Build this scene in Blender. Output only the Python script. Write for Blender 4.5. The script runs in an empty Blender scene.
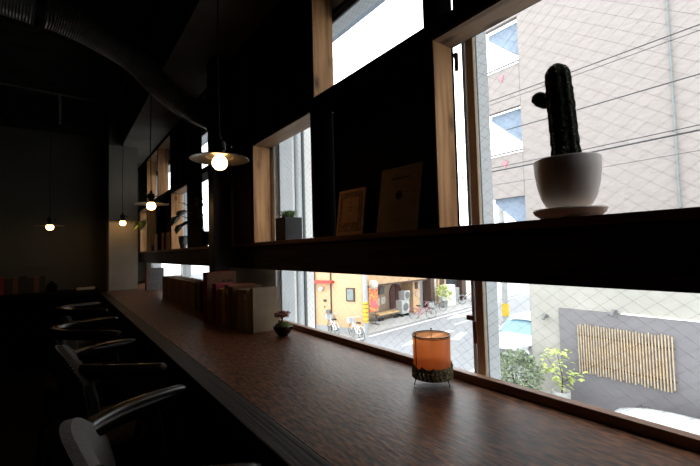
import bpy, bmesh, math, random
from mathutils import Vector, Matrix, Euler
R = math.radians; PI = math.pi
random.seed(7)
sc = bpy.context.scene
C = sc.collection
EYE = 1.15            # eye height; everything is laid out from the eye's level and lifted at the end

# ------------------------------------------------------------------ materials
def mat(name, col, rough=.6, metal=0., var=0., scale=(8, 8, 8), bump=0., col2=None, emit=None, es=0., spec=.5, coat=0., detail=4, lo=.35, hi=.65):
    m = bpy.data.materials.new(name); m.use_nodes = True
    nt = m.node_tree; n = nt.nodes; l = nt.links
    b = n['Principled BSDF']
    b.inputs['Base Color'].default_value = (*col, 1)
    b.inputs['Roughness'].default_value = rough
    b.inputs['Metallic'].default_value = metal
    b.inputs['Specular IOR Level'].default_value = spec
    b.inputs['Coat Weight'].default_value = coat
    if emit:
        b.inputs['Emission Color'].default_value = (*emit, 1); b.inputs['Emission Strength'].default_value = es
    tc = n.new('ShaderNodeTexCoord'); mp = n.new('ShaderNodeMapping'); mp.inputs['Scale'].default_value = scale
    nz = n.new('ShaderNodeTexNoise'); nz.inputs['Scale'].default_value = 1.; nz.inputs['Detail'].default_value = detail
    l.new(tc.outputs['Object'], mp.inputs[0]); l.new(mp.outputs[0], nz.inputs[0])
    if col2 is None: col2 = tuple(c*(1-var) for c in col)
    cr = n.new('ShaderNodeValToRGB'); cr.color_ramp.elements[0].position = lo; cr.color_ramp.elements[1].position = hi
    cr.color_ramp.elements[0].color = (*col2, 1); cr.color_ramp.elements[1].color = (*col, 1)
    l.new(nz.outputs[0], cr.inputs[0]); l.new(cr.outputs[0], b.inputs['Base Color'])
    if bump:
        bp = n.new('ShaderNodeBump'); bp.inputs['Strength'].default_value = bump; bp.inputs['Distance'].default_value = .01
        l.new(nz.outputs[0], bp.inputs['Height']); l.new(bp.outputs[0], b.inputs['Normal'])
    return m

def brick_mat(name, c1, c2, mortar, bw, bh, msize=.004, rough=.7, rot=(R(90), 0, R(90))):
    m = mat(name, c1, rough); nt = m.node_tree; n = nt.nodes; l = nt.links
    b = n['Principled BSDF']
    tc = n.new('ShaderNodeTexCoord'); mp = n.new('ShaderNodeMapping')
    sx = n.new('ShaderNodeSeparateXYZ'); cx = n.new('ShaderNodeCombineXYZ')
    l.new(tc.outputs['Object'], sx.inputs[0])
    ad = n.new('ShaderNodeMath'); ad.operation = 'ADD'
    l.new(sx.outputs['X'], ad.inputs[0]); l.new(sx.outputs['Y'], ad.inputs[1])
    l.new(ad.outputs[0], cx.inputs['X']); l.new(sx.outputs['Z'], cx.inputs['Y'])
    br = n.new('ShaderNodeTexBrick'); br.inputs['Scale'].default_value = 1
    br.inputs['Brick Width'].default_value = bw; br.inputs['Row Height'].default_value = bh
    br.inputs['Mortar Size'].default_value = msize; br.inputs['Color1'].default_value = (*c1, 1)
    br.inputs['Color2'].default_value = (*c2, 1); br.inputs['Mortar'].default_value = (*mortar, 1)
    l.new(cx.outputs[0], br.inputs['Vector']); l.new(br.outputs['Color'], b.inputs['Base Color'])
    return m

M = {}
M['counter'] = mat('counter_wood', (.25, .095, .040), .38, scale=(110, 30, 12), bump=.12, col2=(.045, .019, .011), detail=12, lo=.38, hi=.64, spec=.3)
M['edge'] = mat('counter_edge_wood', (.030, .025, .023), .5, scale=(110, 2.2, 10), bump=.2, col2=(.010, .009, .008), detail=6, spec=.2)
M['railw'] = mat('counter_rail_wood', (.34, .17, .09), .45, scale=(60, 3, 60), col2=(.18, .085, .045), detail=6)
M['black'] = mat('black_stained_wood', (.010, .0075, .0065), .75, scale=(50, 4, 50), bump=.12, col2=(.004, .003, .003), detail=6, spec=.08)
M['shelfedge'] = mat('dark_brown_shelf_wood', (.20, .085, .05), .5, scale=(50, 3, 60), bump=.15, col2=(.09, .038, .025), detail=6, spec=.3)
def natural(name, sc_, c1=(.84, .46, .20), c2=(.42, .20, .075)):
    m = mat(name, c1, .6, scale=sc_, bump=.1, col2=c2, detail=5, lo=.3, hi=.62)
    nt = m.node_tree; n = nt.nodes; l = nt.links
    b = n['Principled BSDF']; old = b.inputs['Base Color'].links[0].from_socket
    tc = n['Texture Coordinate'] if 'Texture Coordinate' in n else n.new('ShaderNodeTexCoord')
    vo = n.new('ShaderNodeTexVoronoi'); vo.inputs['Scale'].default_value = 1
    mp = n.new('ShaderNodeMapping'); mp.inputs['Scale'].default_value = (9, 9, 4.2) if sc_[2] < 10 else (9, 4.2, 9)
    l.new(tc.outputs['Object'], mp.inputs[0]); l.new(mp.outputs[0], vo.inputs['Vector'])
    r = n.new('ShaderNodeValToRGB'); r.color_ramp.elements[0].position = .05; r.color_ramp.elements[1].position = .2
    r.color_ramp.elements[0].color = (.18, .13, .1, 1); r.color_ramp.elements[1].color = (1, 1, 1, 1)
    l.new(vo.outputs['Distance'], r.inputs[0])
    mx = n.new('ShaderNodeMix'); mx.data_type = 'RGBA'; mx.blend_type = 'MULTIPLY'; mx.inputs[0].default_value = 1
    l.new(old, mx.inputs[6]); l.new(r.outputs[0], mx.inputs[7]); l.new(mx.outputs[2], b.inputs['Base Color'])
    return m
M['nat_v'] = natural('natural_pine_upright', (45, 45, 2.6))
M['nat_h'] = natural('shaded_pine_board', (45, 2.6, 45), (.40, .25, .145), (.20, .115, .06))  # same pine, its colour darkened for the shaded bay tops
M['beamwood'] = mat('dark_rough_beam_wood', (.050, .032, .024), .7, scale=(50, 4, 50), bump=.3, col2=(.014, .010, .008), detail=7, spec=.15)
M['panel'] = mat('dim_brown_panel', (.12, .10, .085), .8, scale=(5, 5, 5), var=.3, spec=.2)
M['steel_b'] = mat('black_steel_post', (.014, .009, .007), .5, var=.3, scale=(6, 6, 6), spec=.3)
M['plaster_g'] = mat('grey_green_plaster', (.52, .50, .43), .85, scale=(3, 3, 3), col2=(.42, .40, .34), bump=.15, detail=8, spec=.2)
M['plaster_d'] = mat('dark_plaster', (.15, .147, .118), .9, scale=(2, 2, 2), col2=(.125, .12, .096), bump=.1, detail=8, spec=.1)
M['beam_g'] = mat('beam_plaster', (.27, .26, .22), .9, scale=(3, 3, 3), col2=(.20, .19, .165), bump=.1, spec=.1)
M['ceil'] = mat('dark_concrete_ceiling', (.045, .041, .037), .95, scale=(3, 12, 3), col2=(.024, .022, .020), bump=.4, spec=.05)
M['floor'] = mat('dark_floor_boards', (.022, .018, .014), .6, scale=(12, 1.5, 4), col2=(.012, .010, .008), bump=.1, spec=.2)
M['dwall'] = mat('dark_room_wall', (.05, .048, .04), .9, var=.2, scale=(2, 2, 2), spec=.1)
M['white_wall'] = mat('white_wall_paint', (.85, .85, .82), .7, var=.05, scale=(4, 4, 4))
M['alu'] = mat('pale_aluminium', (.62, .66, .68), .4, .1, var=.06, scale=(3, 3, 20))
M['alud'] = mat('grey_window_gasket', (.16, .18, .18), .6, var=.1)
M['track'] = mat('dark_window_track', (.05, .05, .052), .5, var=.1)
M['tan'] = mat('tan_painted_strip', (.66, .50, .34), .55, var=.12, scale=(6, 6, 2))
M['latch'] = mat('brown_latch_metal', (.30, .12, .07), .5, .2, var=.2)
M['wire'] = mat('glass_wire', (.16, .16, .16), .6, .3, var=.1)
M['gloss_black'] = mat('gloss_black_lacquer', (.008, .006, .005), .25, var=.2, scale=(20, 20, 20), coat=.0, spec=.4)
M['leather'] = mat('charcoal_upholstery', (.10, .096, .092), .75, scale=(90, 90, 90), var=.3, bump=.2, spec=.35)
M['lit_fab'] = mat('lit_upholstery', (.17, .16, .152), .8, scale=(140, 140, 140), var=.25, bump=.2, spec=.3)  # charcoal upholstery with the light on it put into the colour
M['nail'] = mat('nickel_nailhead', (.45, .42, .38), .35, .9, var=.1)
M['black_metal'] = mat('black_metal', (.015, .014, .013), .4, .3, var=.2)
M['shade'] = mat('enamel_shade', (.13, .12, .105), .3, .5, var=.12, scale=(6, 6, 6))
M['bulb'] = mat('lit_bulb', (1, .8, .5), .4, emit=(1., .55, .20), es=15.)
M['cord'] = mat('black_cord', (.008, .008, .008), .6, var=.1)
M['duct'] = mat('galvanised_flexible_duct', (.34, .33, .31), .32, .8, var=.3, scale=(12, 12, 12))
M['ceramic'] = mat('white_ceramic', (.80, .75, .72), .45, var=.05, scale=(5, 5, 5))
M['saucer'] = mat('cream_ceramic', (.80, .70, .60), .5, var=.06, scale=(5, 5, 5))
M['cactus'] = mat('dark_cactus', (.024, .032, .020), .9, scale=(90, 90, 90), col2=(.008, .010, .006), bump=.8, spec=.15)
M['soil'] = mat('soil', (.03, .02, .014), .95, var=.4, scale=(80, 80, 80), bump=.5)
M['slate'] = mat('black_slate_ceramic', (.018, .019, .022), .55, var=.15, scale=(12, 12, 12))
M['succ'] = mat('succulent_green', (.22, .34, .14), .6, var=.45, scale=(60, 60, 60))
M['moss'] = mat('moss_green', (.15, .20, .05), .95, col2=(.06, .085, .02), scale=(120, 120, 120), bump=.8)
M['redleaf'] = mat('reddish_leaf', (.50, .20, .17), .7, var=.45, scale=(90, 90, 90))
M['bark'] = mat('dark_bark', (.04, .028, .02), .85, var=.4, scale=(40, 40, 40))
M['leaf_d'] = mat('dark_leaf', (.035, .05, .02), .45, var=.4, scale=(30, 30, 30))
M['leaf_b'] = mat('bright_leaf', (.50, .70, .22), .55, var=.3, scale=(30, 30, 30))
def paper(name, c, c2=None, v=.15): return mat(name, c, .75, var=v, col2=c2, scale=(25, 25, 25), spec=.25)
M['paper'] = paper('page_paper', (.62, .52, .38))
M['tanbook'] = paper('tan_cloth_book', (.36, .22, .135))
M['tanbook2'] = paper('light_brown_cloth_book', (.42, .27, .17))
M['beige'] = paper('beige_board_cover', (.40, .31, .21))
M['beige2'] = paper('pale_beige_cover', (.45, .37, .26))
M['redbook'] = paper('red_cover', (.33, .05, .035))
M['magenta'] = paper('crimson_cover', (.36, .05, .09))
M['yellow'] = paper('ochre_cover', (.42, .28, .07))
M['orange'] = paper('rust_orange_cover', (.36, .13, .06))
M['umber'] = paper('umber_cover', (.20, .10, .06))
M['darkbook'] = paper('dark_grey_cover', (.06, .055, .05))
M['whitebook'] = paper('white_mottled_cover', (.62, .66, .70), (.45, .52, .60))
M['cover_o'] = paper('aged_orange_cover', (.78, .46, .28))
M['cover_t'] = paper('aged_tan_cover', (.50, .37, .26))
M['ink'] = mat('faded_ink', (.05, .03, .025), .8, var=.3)
M['dimbook'] = paper('dim_brown_cover', (.07, .055, .045))
M['label_w'] = paper('white_label', (.8, .78, .72))
M['bronze'] = mat('dark_bronze_filigree', (.34, .33, .18), .45, .5, col2=(.03, .028, .018), scale=(220, 220, 220), bump=.6, lo=.42, hi=.58)
M['jar'] = mat('mottled_glass_jar', (.10, .12, .12), .12, scale=(70, 70, 70), col2=(.015, .018, .018), bump=.4, coat=.5)

def amber():
    m = bpy.data.materials.new('amber_glass'); m.use_nodes = True
    n = m.node_tree.nodes; l = m.node_tree.links; n.clear()
    o = n.new('ShaderNodeOutputMaterial'); mx = n.new('ShaderNodeMixShader'); mx2 = n.new('ShaderNodeMixShader')
    t = n.new('ShaderNodeBsdfTransparent'); t.inputs[0].default_value = (1., .72, .50, 1)
    tr = n.new('ShaderNodeBsdfTranslucent'); g = n.new('ShaderNodeBsdfGlossy'); g.inputs['Roughness'].default_value = .3
    d = n.new('ShaderNodeBsdfDiffuse'); ad = n.new('ShaderNodeMixShader'); ad.inputs[0].default_value = .25
    tc = n.new('ShaderNodeTexCoord'); nz = n.new('ShaderNodeTexNoise'); nz.inputs['Scale'].default_value = 130
    cr = n.new('ShaderNodeValToRGB'); cr.color_ramp.elements[0].color = (1., .50, .22, 1); cr.color_ramp.elements[1].color = (1., .62, .36, 1)
    l.new(tc.outputs['Object'], nz.inputs['Vector']); l.new(nz.outputs[0], cr.inputs[0]); l.new(cr.outputs[0], tr.inputs[0]); l.new(cr.outputs[0], d.inputs[0])
    l.new(tr.outputs[0], ad.inputs[1]); l.new(d.outputs[0], ad.inputs[2])
    mx.inputs[0].default_value = .42; l.new(t.outputs[0], mx.inputs[1]); l.new(ad.outputs[0], mx.inputs[2])
    mx2.inputs[0].default_value = .05; l.new(mx.outputs[0], mx2.inputs[1]); l.new(g.outputs[0], mx2.inputs[2])
    l.new(mx2.outputs[0], o.inputs[0]); return m
M['amber'] = amber()
def pane():
    m = bpy.data.materials.new('window_glass'); m.use_nodes = True
    n = m.node_tree.nodes; l = m.node_tree.links; n.clear()
    o = n.new('ShaderNodeOutputMaterial'); mx = n.new('ShaderNodeMixShader')
    t = n.new('ShaderNodeBsdfTransparent'); t.inputs[0].default_value = (.97, .985, .98, 1)
    g = n.new('ShaderNodeBsdfGlossy'); g.inputs['Roughness'].default_value = .0
    lw = n.new('ShaderNodeLayerWeight'); lw.inputs[0].default_value = .5
    pw = n.new('ShaderNodeMath'); pw.operation = 'POWER'; pw.inputs[1].default_value = 5; l.new(lw.outputs['Facing'], pw.inputs[0])
    f = n.new('ShaderNodeMath'); f.operation = 'MULTIPLY_ADD'; f.inputs[1].default_value = .5; f.inputs[2].default_value = .02; l.new(pw.outputs[0], f.inputs[0])
    l.new(f.outputs[0], mx.inputs[0]); l.new(t.outputs[0], mx.inputs[1]); l.new(g.outputs[0], mx.inputs[2]); l.new(mx.outputs[0], o.inputs[0])
    return m
M['glass'] = pane()
M['rail_standin'] = mat('blue_grey_rail_standin', (.42, .50, .60), .7, var=.06)
# outside
M['asphalt'] = mat('street_asphalt', (.235, .245, .26), .9, var=.12, scale=(3, 3, 3), detail=8)
M['walk'] = mat('pavement_concrete', (.36, .36, .355), .9, var=.12, scale=(1.5, 1.5, 1.5), detail=8)
M['kerb'] = mat('kerb_stone', (.45, .45, .44), .9, var=.1)
M['paint'] = mat('white_road_paint', (.75, .75, .75), .8, var=.12, scale=(6, 6, 6))
M['orangewall'] = mat('apricot_render', (.60, .40, .23), .85, var=.08, scale=(2, 2, 2))
M['shopwall'] = mat('cream_brown_render', (.50, .38, .28), .85, var=.12, scale=(2, 2, 2))
M['plinth'] = mat('grey_plinth', (.35, .36, .36), .9, var=.15)
M['redtrim'] = mat('red_trim', (.55, .05, .04), .5, var=.15)
M['browntrim'] = mat('dark_brown_trim', (.09, .05, .035), .7, var=.25)
M['greyglass'] = mat('street_window_glass', (.20, .24, .23), .15, var=.3, scale=(2, 2, 2))
M['darkglass'] = mat('dark_window_glass', (.05, .06, .07), .12, var=.3)
M['tile'] = brick_mat('pinkish_wall_tile', (.245, .215, .202), (.215, .187, .175), (.235, .208, .196), .20, .075, .008)
M['towersoffit'] = mat('blue_grey_stair_soffit', (.20, .25, .32), .8, var=.2)
M['redtri'] = mat('red_sign', (.75, .16, .20), .5, var=.05)
M['concrete'] = mat('pale_concrete_wall', (.34, .325, .295), .9, col2=(.295, .285, .255), scale=(1.4, 1.4, 1.4), detail=9)
M['greyrend'] = brick_mat('grey_lilac_render', (.172, .163, .172), (.163, .155, .163), (.155, .147, .155), .12, .04, .004, .9)
M['bamboo'] = mat('dry_bamboo', (.46, .375, .25), .6, scale=(8, 30, 7), col2=(.36, .26, .16))
M['bamboo_back'] = mat('brown_backing', (.26, .17, .11), .9, col2=(.19, .18, .19), scale=(1, 3, 6))
M['carpaint'] = mat('white_car_paint', (.62, .65, .65), .25, var=.02, coat=.6)
M['carglass'] = mat('car_glass', (.22, .38, .46), .12, var=.15, scale=(1, 1, 1))
M['carglass_d'] = mat('dark_car_glass', (.04, .045, .05), .12, col2=(.12, .12, .11), scale=(14, 14, 14))
M['rubber'] = mat('black_rubber', (.02, .02, .02), .8, var=.2)
M['pole'] = mat('grey_utility_pole', (.42, .43, .43), .8, var=.15, scale=(6, 6, 2))
M['yel'] = mat('yellow_band', (.75, .50, .05), .6, var=.15)
M['bikewhite'] = mat('white_bicycle_paint', (.75, .76, .78), .4, var=.05)
M['bikepink'] = mat('pink_bicycle_paint', (.55, .16, .22), .4, var=.1)
M['bikegrey'] = mat('silver_bicycle_paint', (.42, .44, .46), .4, .3, var=.1)
M['wood_out'] = mat('light_bench_wood', (.68, .46, .22), .6, var=.2, scale=(10, 2, 2))
M['acbody'] = mat('outdoor_unit_casing', (.50, .52, .52), .5, .2, var=.15)
M['acdark'] = mat('outdoor_unit_grille', (.16, .16, .16), .6, var=.2)
M['poster'] = mat('colourful_banner_print', (.75, .42, .12), .6, scale=(5, 5, 7), col2=(.75, .10, .08), detail=2, lo=.45, hi=.55)
M['postw'] = mat('white_print', (.78, .74, .68), .6, var=.1)
M['arch'] = mat('dark_red_arched_window', (.16, .055, .05), .5, var=.5, scale=(6, 6, 6))
M['leaf_o'] = mat('olive_leaf', (.25, .30, .19), .7, col2=(.13, .17, .10), scale=(4, 4, 4))
M['leaf_y'] = mat('lime_leaf', (.50, .60, .16), .7, var=.25, scale=(4, 4, 4))
M['leaf_m'] = mat('mixed_hedge_leaf', (.30, .30, .10), .7, col2=(.12, .18, .06), scale=(4, 4, 4))
M['farwall'] = mat('far_pale_wall', (.62, .58, .54), .85, var=.1, scale=(.3, .3, .3))
M['roof'] = mat('grey_roof_tiles', (.30, .27, .26), .8, var=.2, scale=(2, 2, 2))
M['shutter'] = mat('grey_shutter', (.42, .44, .47), .6, var=.1, scale=(1, 1, 20))
M['cable'] = mat('overhead_cable', (.03, .03, .035), .7, var=.1)

# ------------------------------------------------------------------ geometry helpers
class MB:
    def __init__(s): s.b = bmesh.new()
    def box(s, x0, y0, z0, x1, y1, z1):
        v = [s.b.verts.new(p) for p in ((x0,y0,z0),(x1,y0,z0),(x1,y1,z0),(x0,y1,z0),(x0,y0,z1),(x1,y0,z1),(x1,y1,z1),(x0,y1,z1))]
        for f in ((0,3,2,1),(4,5,6,7),(0,1,5,4),(1,2,6,5),(2,3,7,6),(3,0,4,7)): s.b.faces.new([v[i] for i in f])
        return s
    def obox(s, c, size, rot=(0, 0, 0)):
        m = Matrix.Translation(c) @ Euler(rot).to_matrix().to_4x4()
        h = [k/2 for k in size]; vs = []
        for p in ((-1,-1,-1),(1,-1,-1),(1,1,-1),(-1,1,-1),(-1,-1,1),(1,-1,1),(1,1,1),(-1,1,1)):
            vs.append(s.b.verts.new(m @ Vector((p[0]*h[0], p[1]*h[1], p[2]*h[2]))))
        for f in ((0,3,2,1),(4,5,6,7),(0,1,5,4),(1,2,6,5),(2,3,7,6),(3,0,4,7)): s.b.faces.new([vs[i] for i in f])
        return s
    def tube(s, pts, r, seg=8, closed=False, flat=1.):
        pts = [Vector(p) for p in pts]; n = len(pts)
        rr = r if isinstance(r, (list, tuple)) else [r]*n
        rings = []; up = None
        for i, p in enumerate(pts):
            if closed: t = pts[(i+1) % n]-pts[(i-1) % n]
            else: t = pts[min(i+1, n-1)]-pts[max(i-1, 0)]
            t.normalize()
            if up is None:
                up = Vector((0, 0, 1)) if abs(t.z) < .9 else Vector((1, 0, 0))
            a = t.cross(up)
            if a.length < 1e-5: a = t.orthogonal()
            a.normalize(); b = a.cross(t); b.normalize()
            if abs(t.z) < .9 or True: up = b
            rings.append([s.b.verts.new(p+a*math.cos(2*PI*k/seg)*rr[i]+b*math.sin(2*PI*k/seg)*rr[i]*flat) for k in range(seg)])
        m = n if closed else n-1
        for i in range(m):
            A = rings[i]; B = rings[(i+1) % n]
            for k in range(seg): s.b.faces.new((A[k], A[(k+1) % seg], B[(k+1) % seg], B[k]))
        if not closed:
            s.b.faces.new(rings[0][::-1]); s.b.faces.new(rings[-1])
        return s
    def lathe(s, prof, c=(0, 0, 0), seg=32, sx=1., sy=1.):
        rings = []
        for r, z in prof:
            if r < 1e-6: rings.append([s.b.verts.new((c[0], c[1], c[2]+z))])
            else: rings.append([s.b.verts.new((c[0]+r*sx*math.cos(2*PI*k/seg), c[1]+r*sy*math.sin(2*PI*k/seg), c[2]+z)) for k in range(seg)])
        for A, B in zip(rings, rings[1:]):
            for k in range(seg):
                a = [A[0]] if len(A) == 1 else [A[k], A[(k+1) % seg]]
                b = [B[0]] if len(B) == 1 else [B[(k+1) % seg], B[k]]
                if len(a)+len(b) > 2: s.b.faces.new(a+b)
        for g, rev in ((rings[0], True), (rings[-1], False)):
            if len(g) > 1: s.b.faces.new(g[::-1] if rev else g)
        return s
    def ball(s, c, r, seg=12, sz=1.):
        pr = [(r*math.sin(PI*i/seg), -r*sz*math.cos(PI*i/seg)) for i in range(seg+1)]
        return s.lathe([(max(a, 0) if 0 < i < seg else 0, z) for i, (a, z) in enumerate(pr)], c, seg=seg+4)
    def prism(s, pts, vec):
        a = [s.b.verts.new(p) for p in pts]; v = Vector(vec); b = [s.b.verts.new(Vector(p)+v) for p in pts]
        n = len(pts); s.b.faces.new(a[::-1]); s.b.faces.new(b)
        for i in range(n): s.b.faces.new((a[i], a[(i+1) % n], b[(i+1) % n], b[i]))
        return s
    def leaf(s, p, d, w, up=None, fold=.25):
        d = Vector(d); L = d.length
        u = Vector(up) if up else Vector((random.uniform(-1, 1), random.uniform(-1, 1), random.uniform(-1, 1)))
        a = d.cross(u)
        if a.length < 1e-6: a = d.orthogonal()
        a.normalize(); nn = a.cross(d).normalized()
        p = Vector(p); q = lambda t, x, h: s.b.verts.new(p+d*t+a*x*w+nn*h*L*fold)
        v0 = q(0, 0, 0); v1 = q(.3, .45, .25); v2 = q(.65, .42, .25); v3 = q(1, 0, -.1); v4 = q(.65, -.42, .25); v5 = q(.3, -.45, .25); m1 = q(.3, 0, 0); m2 = q(.65, 0, 0)
        for f in ((v0, v1, m1), (v1, v2, m2, m1), (v2, v3, m2), (v0, m1, v5), (m1, m2, v4, v5), (m2, v3, v4)): s.b.faces.new(f)
        return s
    def build(s, name, m, parent=None, smooth=False, bevel=0, sub=0, solid=0, loc=None):
        bmesh.ops.recalc_face_normals(s.b, faces=s.b.faces[:])
        me = bpy.data.meshes.new(name); s.b.to_mesh(me); s.b.free()
        if smooth:
            for p in me.polygons: p.use_smooth = True
            try: me.set_sharp_from_angle(angle=R(40))
            except Exception: pass
        me.materials.append(M[m] if isinstance(m, str) else m)
        o = bpy.data.objects.new(name, me); C.objects.link(o)
        if parent: o.parent = parent
        if loc: o.location = loc
        if solid:
            k = o.modifiers.new('thickness', 'SOLIDIFY'); k.thickness = solid; k.offset = 0
        if bevel:
            k = o.modifiers.new('bevel', 'BEVEL'); k.width = bevel; k.segments = 2; k.limit_method = 'ANGLE'; k.angle_limit = R(40)
        if sub:
            k = o.modifiers.new('sub', 'SUBSURF'); k.levels = sub; k.render_levels = sub
        return o
def tag(o, label, cat, group=None):
    o['label'] = label; o['category'] = cat
    if group: o['group'] = group
    return o
def thing(name, label, cat, loc=(0, 0, 0), rz=0, group=None):
    o = bpy.data.objects.new(name, None); o.empty_display_size = .1; C.objects.link(o)
    o.location = loc; o.rotation_euler = (0, 0, rz)
    return tag(o, label, cat, group)
def struct(o): o['kind'] = 'structure'; return o
def dup(o, parent=None, label=None, loc=None, rz=None):
    c = o.copy(); C.objects.link(c)
    if parent: c.parent = parent
    if label: c['label'] = label
    if loc is not None: c.location = loc
    if rz is not None: c.rotation_euler = (0, 0, rz)
    for ch in [k for k in list(o.children)]: dup(ch, c)
    return c

G0 = -4.3
FL = -EYE                # floor
CT = -.4                 # counter top
# ------------------------------------------------------------------ the room
CE = 1.8
struct(MB().box(-3.1, -2.1, FL-.15, 1.17, 6.8, FL).build('floor', 'floor'))
struct(MB().box(-3.1, -2.1, CE, 1.17, 6.8, CE+.2).build('ceiling', 'ceil'))
struct(MB().box(-3.25, -2.1, FL-.15, -3.1, 6.8, CE+.2).build('wall_left', 'dwall'))
struct(MB().box(-3.25, -2.25, FL-.15, 1.17, -2.1, CE+.2).build('wall_back', 'dwall'))
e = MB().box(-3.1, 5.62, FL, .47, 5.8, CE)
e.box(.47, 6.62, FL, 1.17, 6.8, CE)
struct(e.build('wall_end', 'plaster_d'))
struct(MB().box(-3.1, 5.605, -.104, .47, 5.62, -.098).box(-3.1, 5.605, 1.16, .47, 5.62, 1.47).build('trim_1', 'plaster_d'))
struct(MB().box(-3.1, 5.36, 1.47, .47, 5.62, CE).build('trim_2', 'ceil'))
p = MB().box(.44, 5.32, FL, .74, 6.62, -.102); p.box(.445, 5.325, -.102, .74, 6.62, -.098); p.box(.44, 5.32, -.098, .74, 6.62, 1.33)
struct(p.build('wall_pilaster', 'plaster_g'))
struct(MB().box(.57, -2.1, 1.33, 1.17, 5.32, CE).box(.44, 5.32, 1.33, 1.17, 6.62, CE).build('trim_3', 'beam_g', bevel=.004))
# window wall
WX0, WX1 = 1.04, 1.18
w = MB()
w.box(WX0, -2.1, FL, WX1, 6.62, -.5)
w.box(WX0, -2.1, 1.165, WX1, 6.62, 1.33)
w.box(WX0, 2.15, -.5, WX1, 3.3, 1.165)
w.box(WX0, 6.25, -.5, WX1, 6.62, 1.165)
w.box(WX0, -2.1, -.5, WX1, -1.25, 1.165)
struct(w.build('wall_right', 'white_wall'))
# conduits on the ceiling
tag(MB().tube([(-3, 5.05, 1.785), (.5, 5.2, 1.785)], .012).build('conduit_pipe', 'beam_g', smooth=True), 'thin pipe across the dark ceiling just before the end wall', 'pipe')
tag(MB().tube([(-.03, 5.2, 1.77), (-.03, 5.345, 1.77), (-.03, 5.345, 1.5)], .014).build('conduit_pipe', 'beam_g', smooth=True), 'short vertical pipe dropping over the dark beam above the end wall', 'pipe')
tag(MB().tube([(.52, 3.4, 1.785), (.5, 5.15, 1.785)], .012).build('conduit_pipe', 'beam_g', smooth=True), 'thin pipe running along the ceiling beside the window lintel', 'pipe')

def window(n, y0, y1, muls, tanstrips):
    root = struct(MB().box(1.068, y0, -.5, 1.15, y0+.03, 1.165).box(1.068, y1-.03, -.5, 1.15, y1, 1.165).box(1.068, y0+.03, -.5, 1.15, y1-.03, -.47).box(1.068, y0+.03, 1.135, 1.15, y1-.03, 1.165).build('window_%d' % n, 'alu', bevel=.002))
    MB().box(1.043, y0, 1.105, 1.052, y1, 1.128).box(1.043, y0, 1.138, 1.064, y1, 1.160).build('track', 'track', root)
    ed = [y0+.03]
    for a, b in muls: ed += [a, b]
    ed.append(y1-.03)
    for a, b in muls:
        MB().box(1.069, a, -.469, 1.152, b, 1.134).build('mullion', 'alu', root, bevel=.002)
        MB().box(1.085, a-.002, -.469, 1.089, a-.0002, 1.134).build('gasket', 'alud', root)
    for a, b in tanstrips: MB().box(1.043, a, -.5, 1.057, b, 1.10).build('cover_strip', 'tan', root, bevel=.002)['label'] = 'tan painted strip in front of the pale mullion'
    for a, b in zip(ed[::2], ed[1::2]):
        s = .010
        MB().box(1.058, a, -.47, 1.0678, a+s, 1.134).box(1.058, b-s, -.47, 1.0678, b, 1.134).box(1.058, a+s, -.47, 1.0678, b-s, -.455).box(1.058, a+s, 1.118, 1.0678, b-s, 1.134).build('sash', 'alu', root, bevel=.001)
        g = MB().box(1.061, a+s, -.455, 1.065, b-s, 1.118).build('glass', 'glass', root)
        W, H = .046, .034; mb = MB(); ya, yb, za, zb = a+s, b-s, -.455, 1.118; k = H/W; t = .00028
        for sgn in (1, -1):
            c = za-k*(yb-ya)-H if sgn > 0 else za
            lim = zb if sgn > 0 else zb+k*(yb-ya)+H
            while c < lim:
                pts = []
                for y in (ya, yb):
                    z = c+sgn*k*(y-ya)
                    if za <= z <= zb: pts.append((y, z))
                for z in (za, zb):
                    y = ya+(z-c)/(sgn*k)
                    if ya < y < yb: pts.append((y, z))
                if len(pts) >= 2:
                    (p0, q0), (p1, q1) = pts[0], pts[1]
                    if math.hypot(p1-p0, q1-q0) > .01:
                        mb.tube([(1.0605, p0, q0), (1.0605, p1, q1)], t, seg=3)
                c += H
        mb.build('wire_net', 'wire', g)
    return root
w1 = window(1, -1.25, 2.15, [(-.30, -.26), (.735, .760)], [(.7165, .745)])
MB().obox((1.046, .782, .615), (.010, .012, .06)).obox((1.044, .793, .640), (.010, .026, .012)).build('latch', 'latch', w1, bevel=.002)['label'] = 'brown latch high on the mullion'
MB().obox((1.046, .753, -.27), (.008, .010, .07)).obox((1.044, .766, -.225), (.008, .026, .016)).build('latch', 'latch', w1, bevel=.002)['label'] = 'brown latch low on the mullion'
w2 = window(2, 3.3, 6.25, [(4.50, 4.56)], [])
struct(MB().box(1.181, -1.5, 1.27, 1.32, 6.4, 1.31).build('trim_4', 'rail_standin'))  # added outer slab, its sky-lit underside stands in for the bluish top rail
ww = MB().box(1.181, 2.30, G0, 1.40, 3.2, 1.269)  # added white wall, set outside to catch sky light for the bright jamb
struct(ww.build('wall_jamb_standin', 'white_wall'))
for k, (px_, ry, m_, lb_) in enumerate(((1.225, .016, 'alud', 'thin grey pipe added outside for a window frame stripe, left of the stout one'), (1.275, .024, 'alu', 'stout pale pipe added outside to stand in for the window frame'), (1.325, .010, 'alud', 'thinnest dark pipe added outside for a window frame stripe'))):
    tag(MB().tube([(px_, 2.298-ry, G0), (px_, 2.298-ry, 1.268)], ry, seg=12).build('standin_pipe', m_, smooth=True), lb_, 'pipe', 'pipes added outside for the window frame')  # added pipes that stand in for the stripes of the window frame

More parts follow.
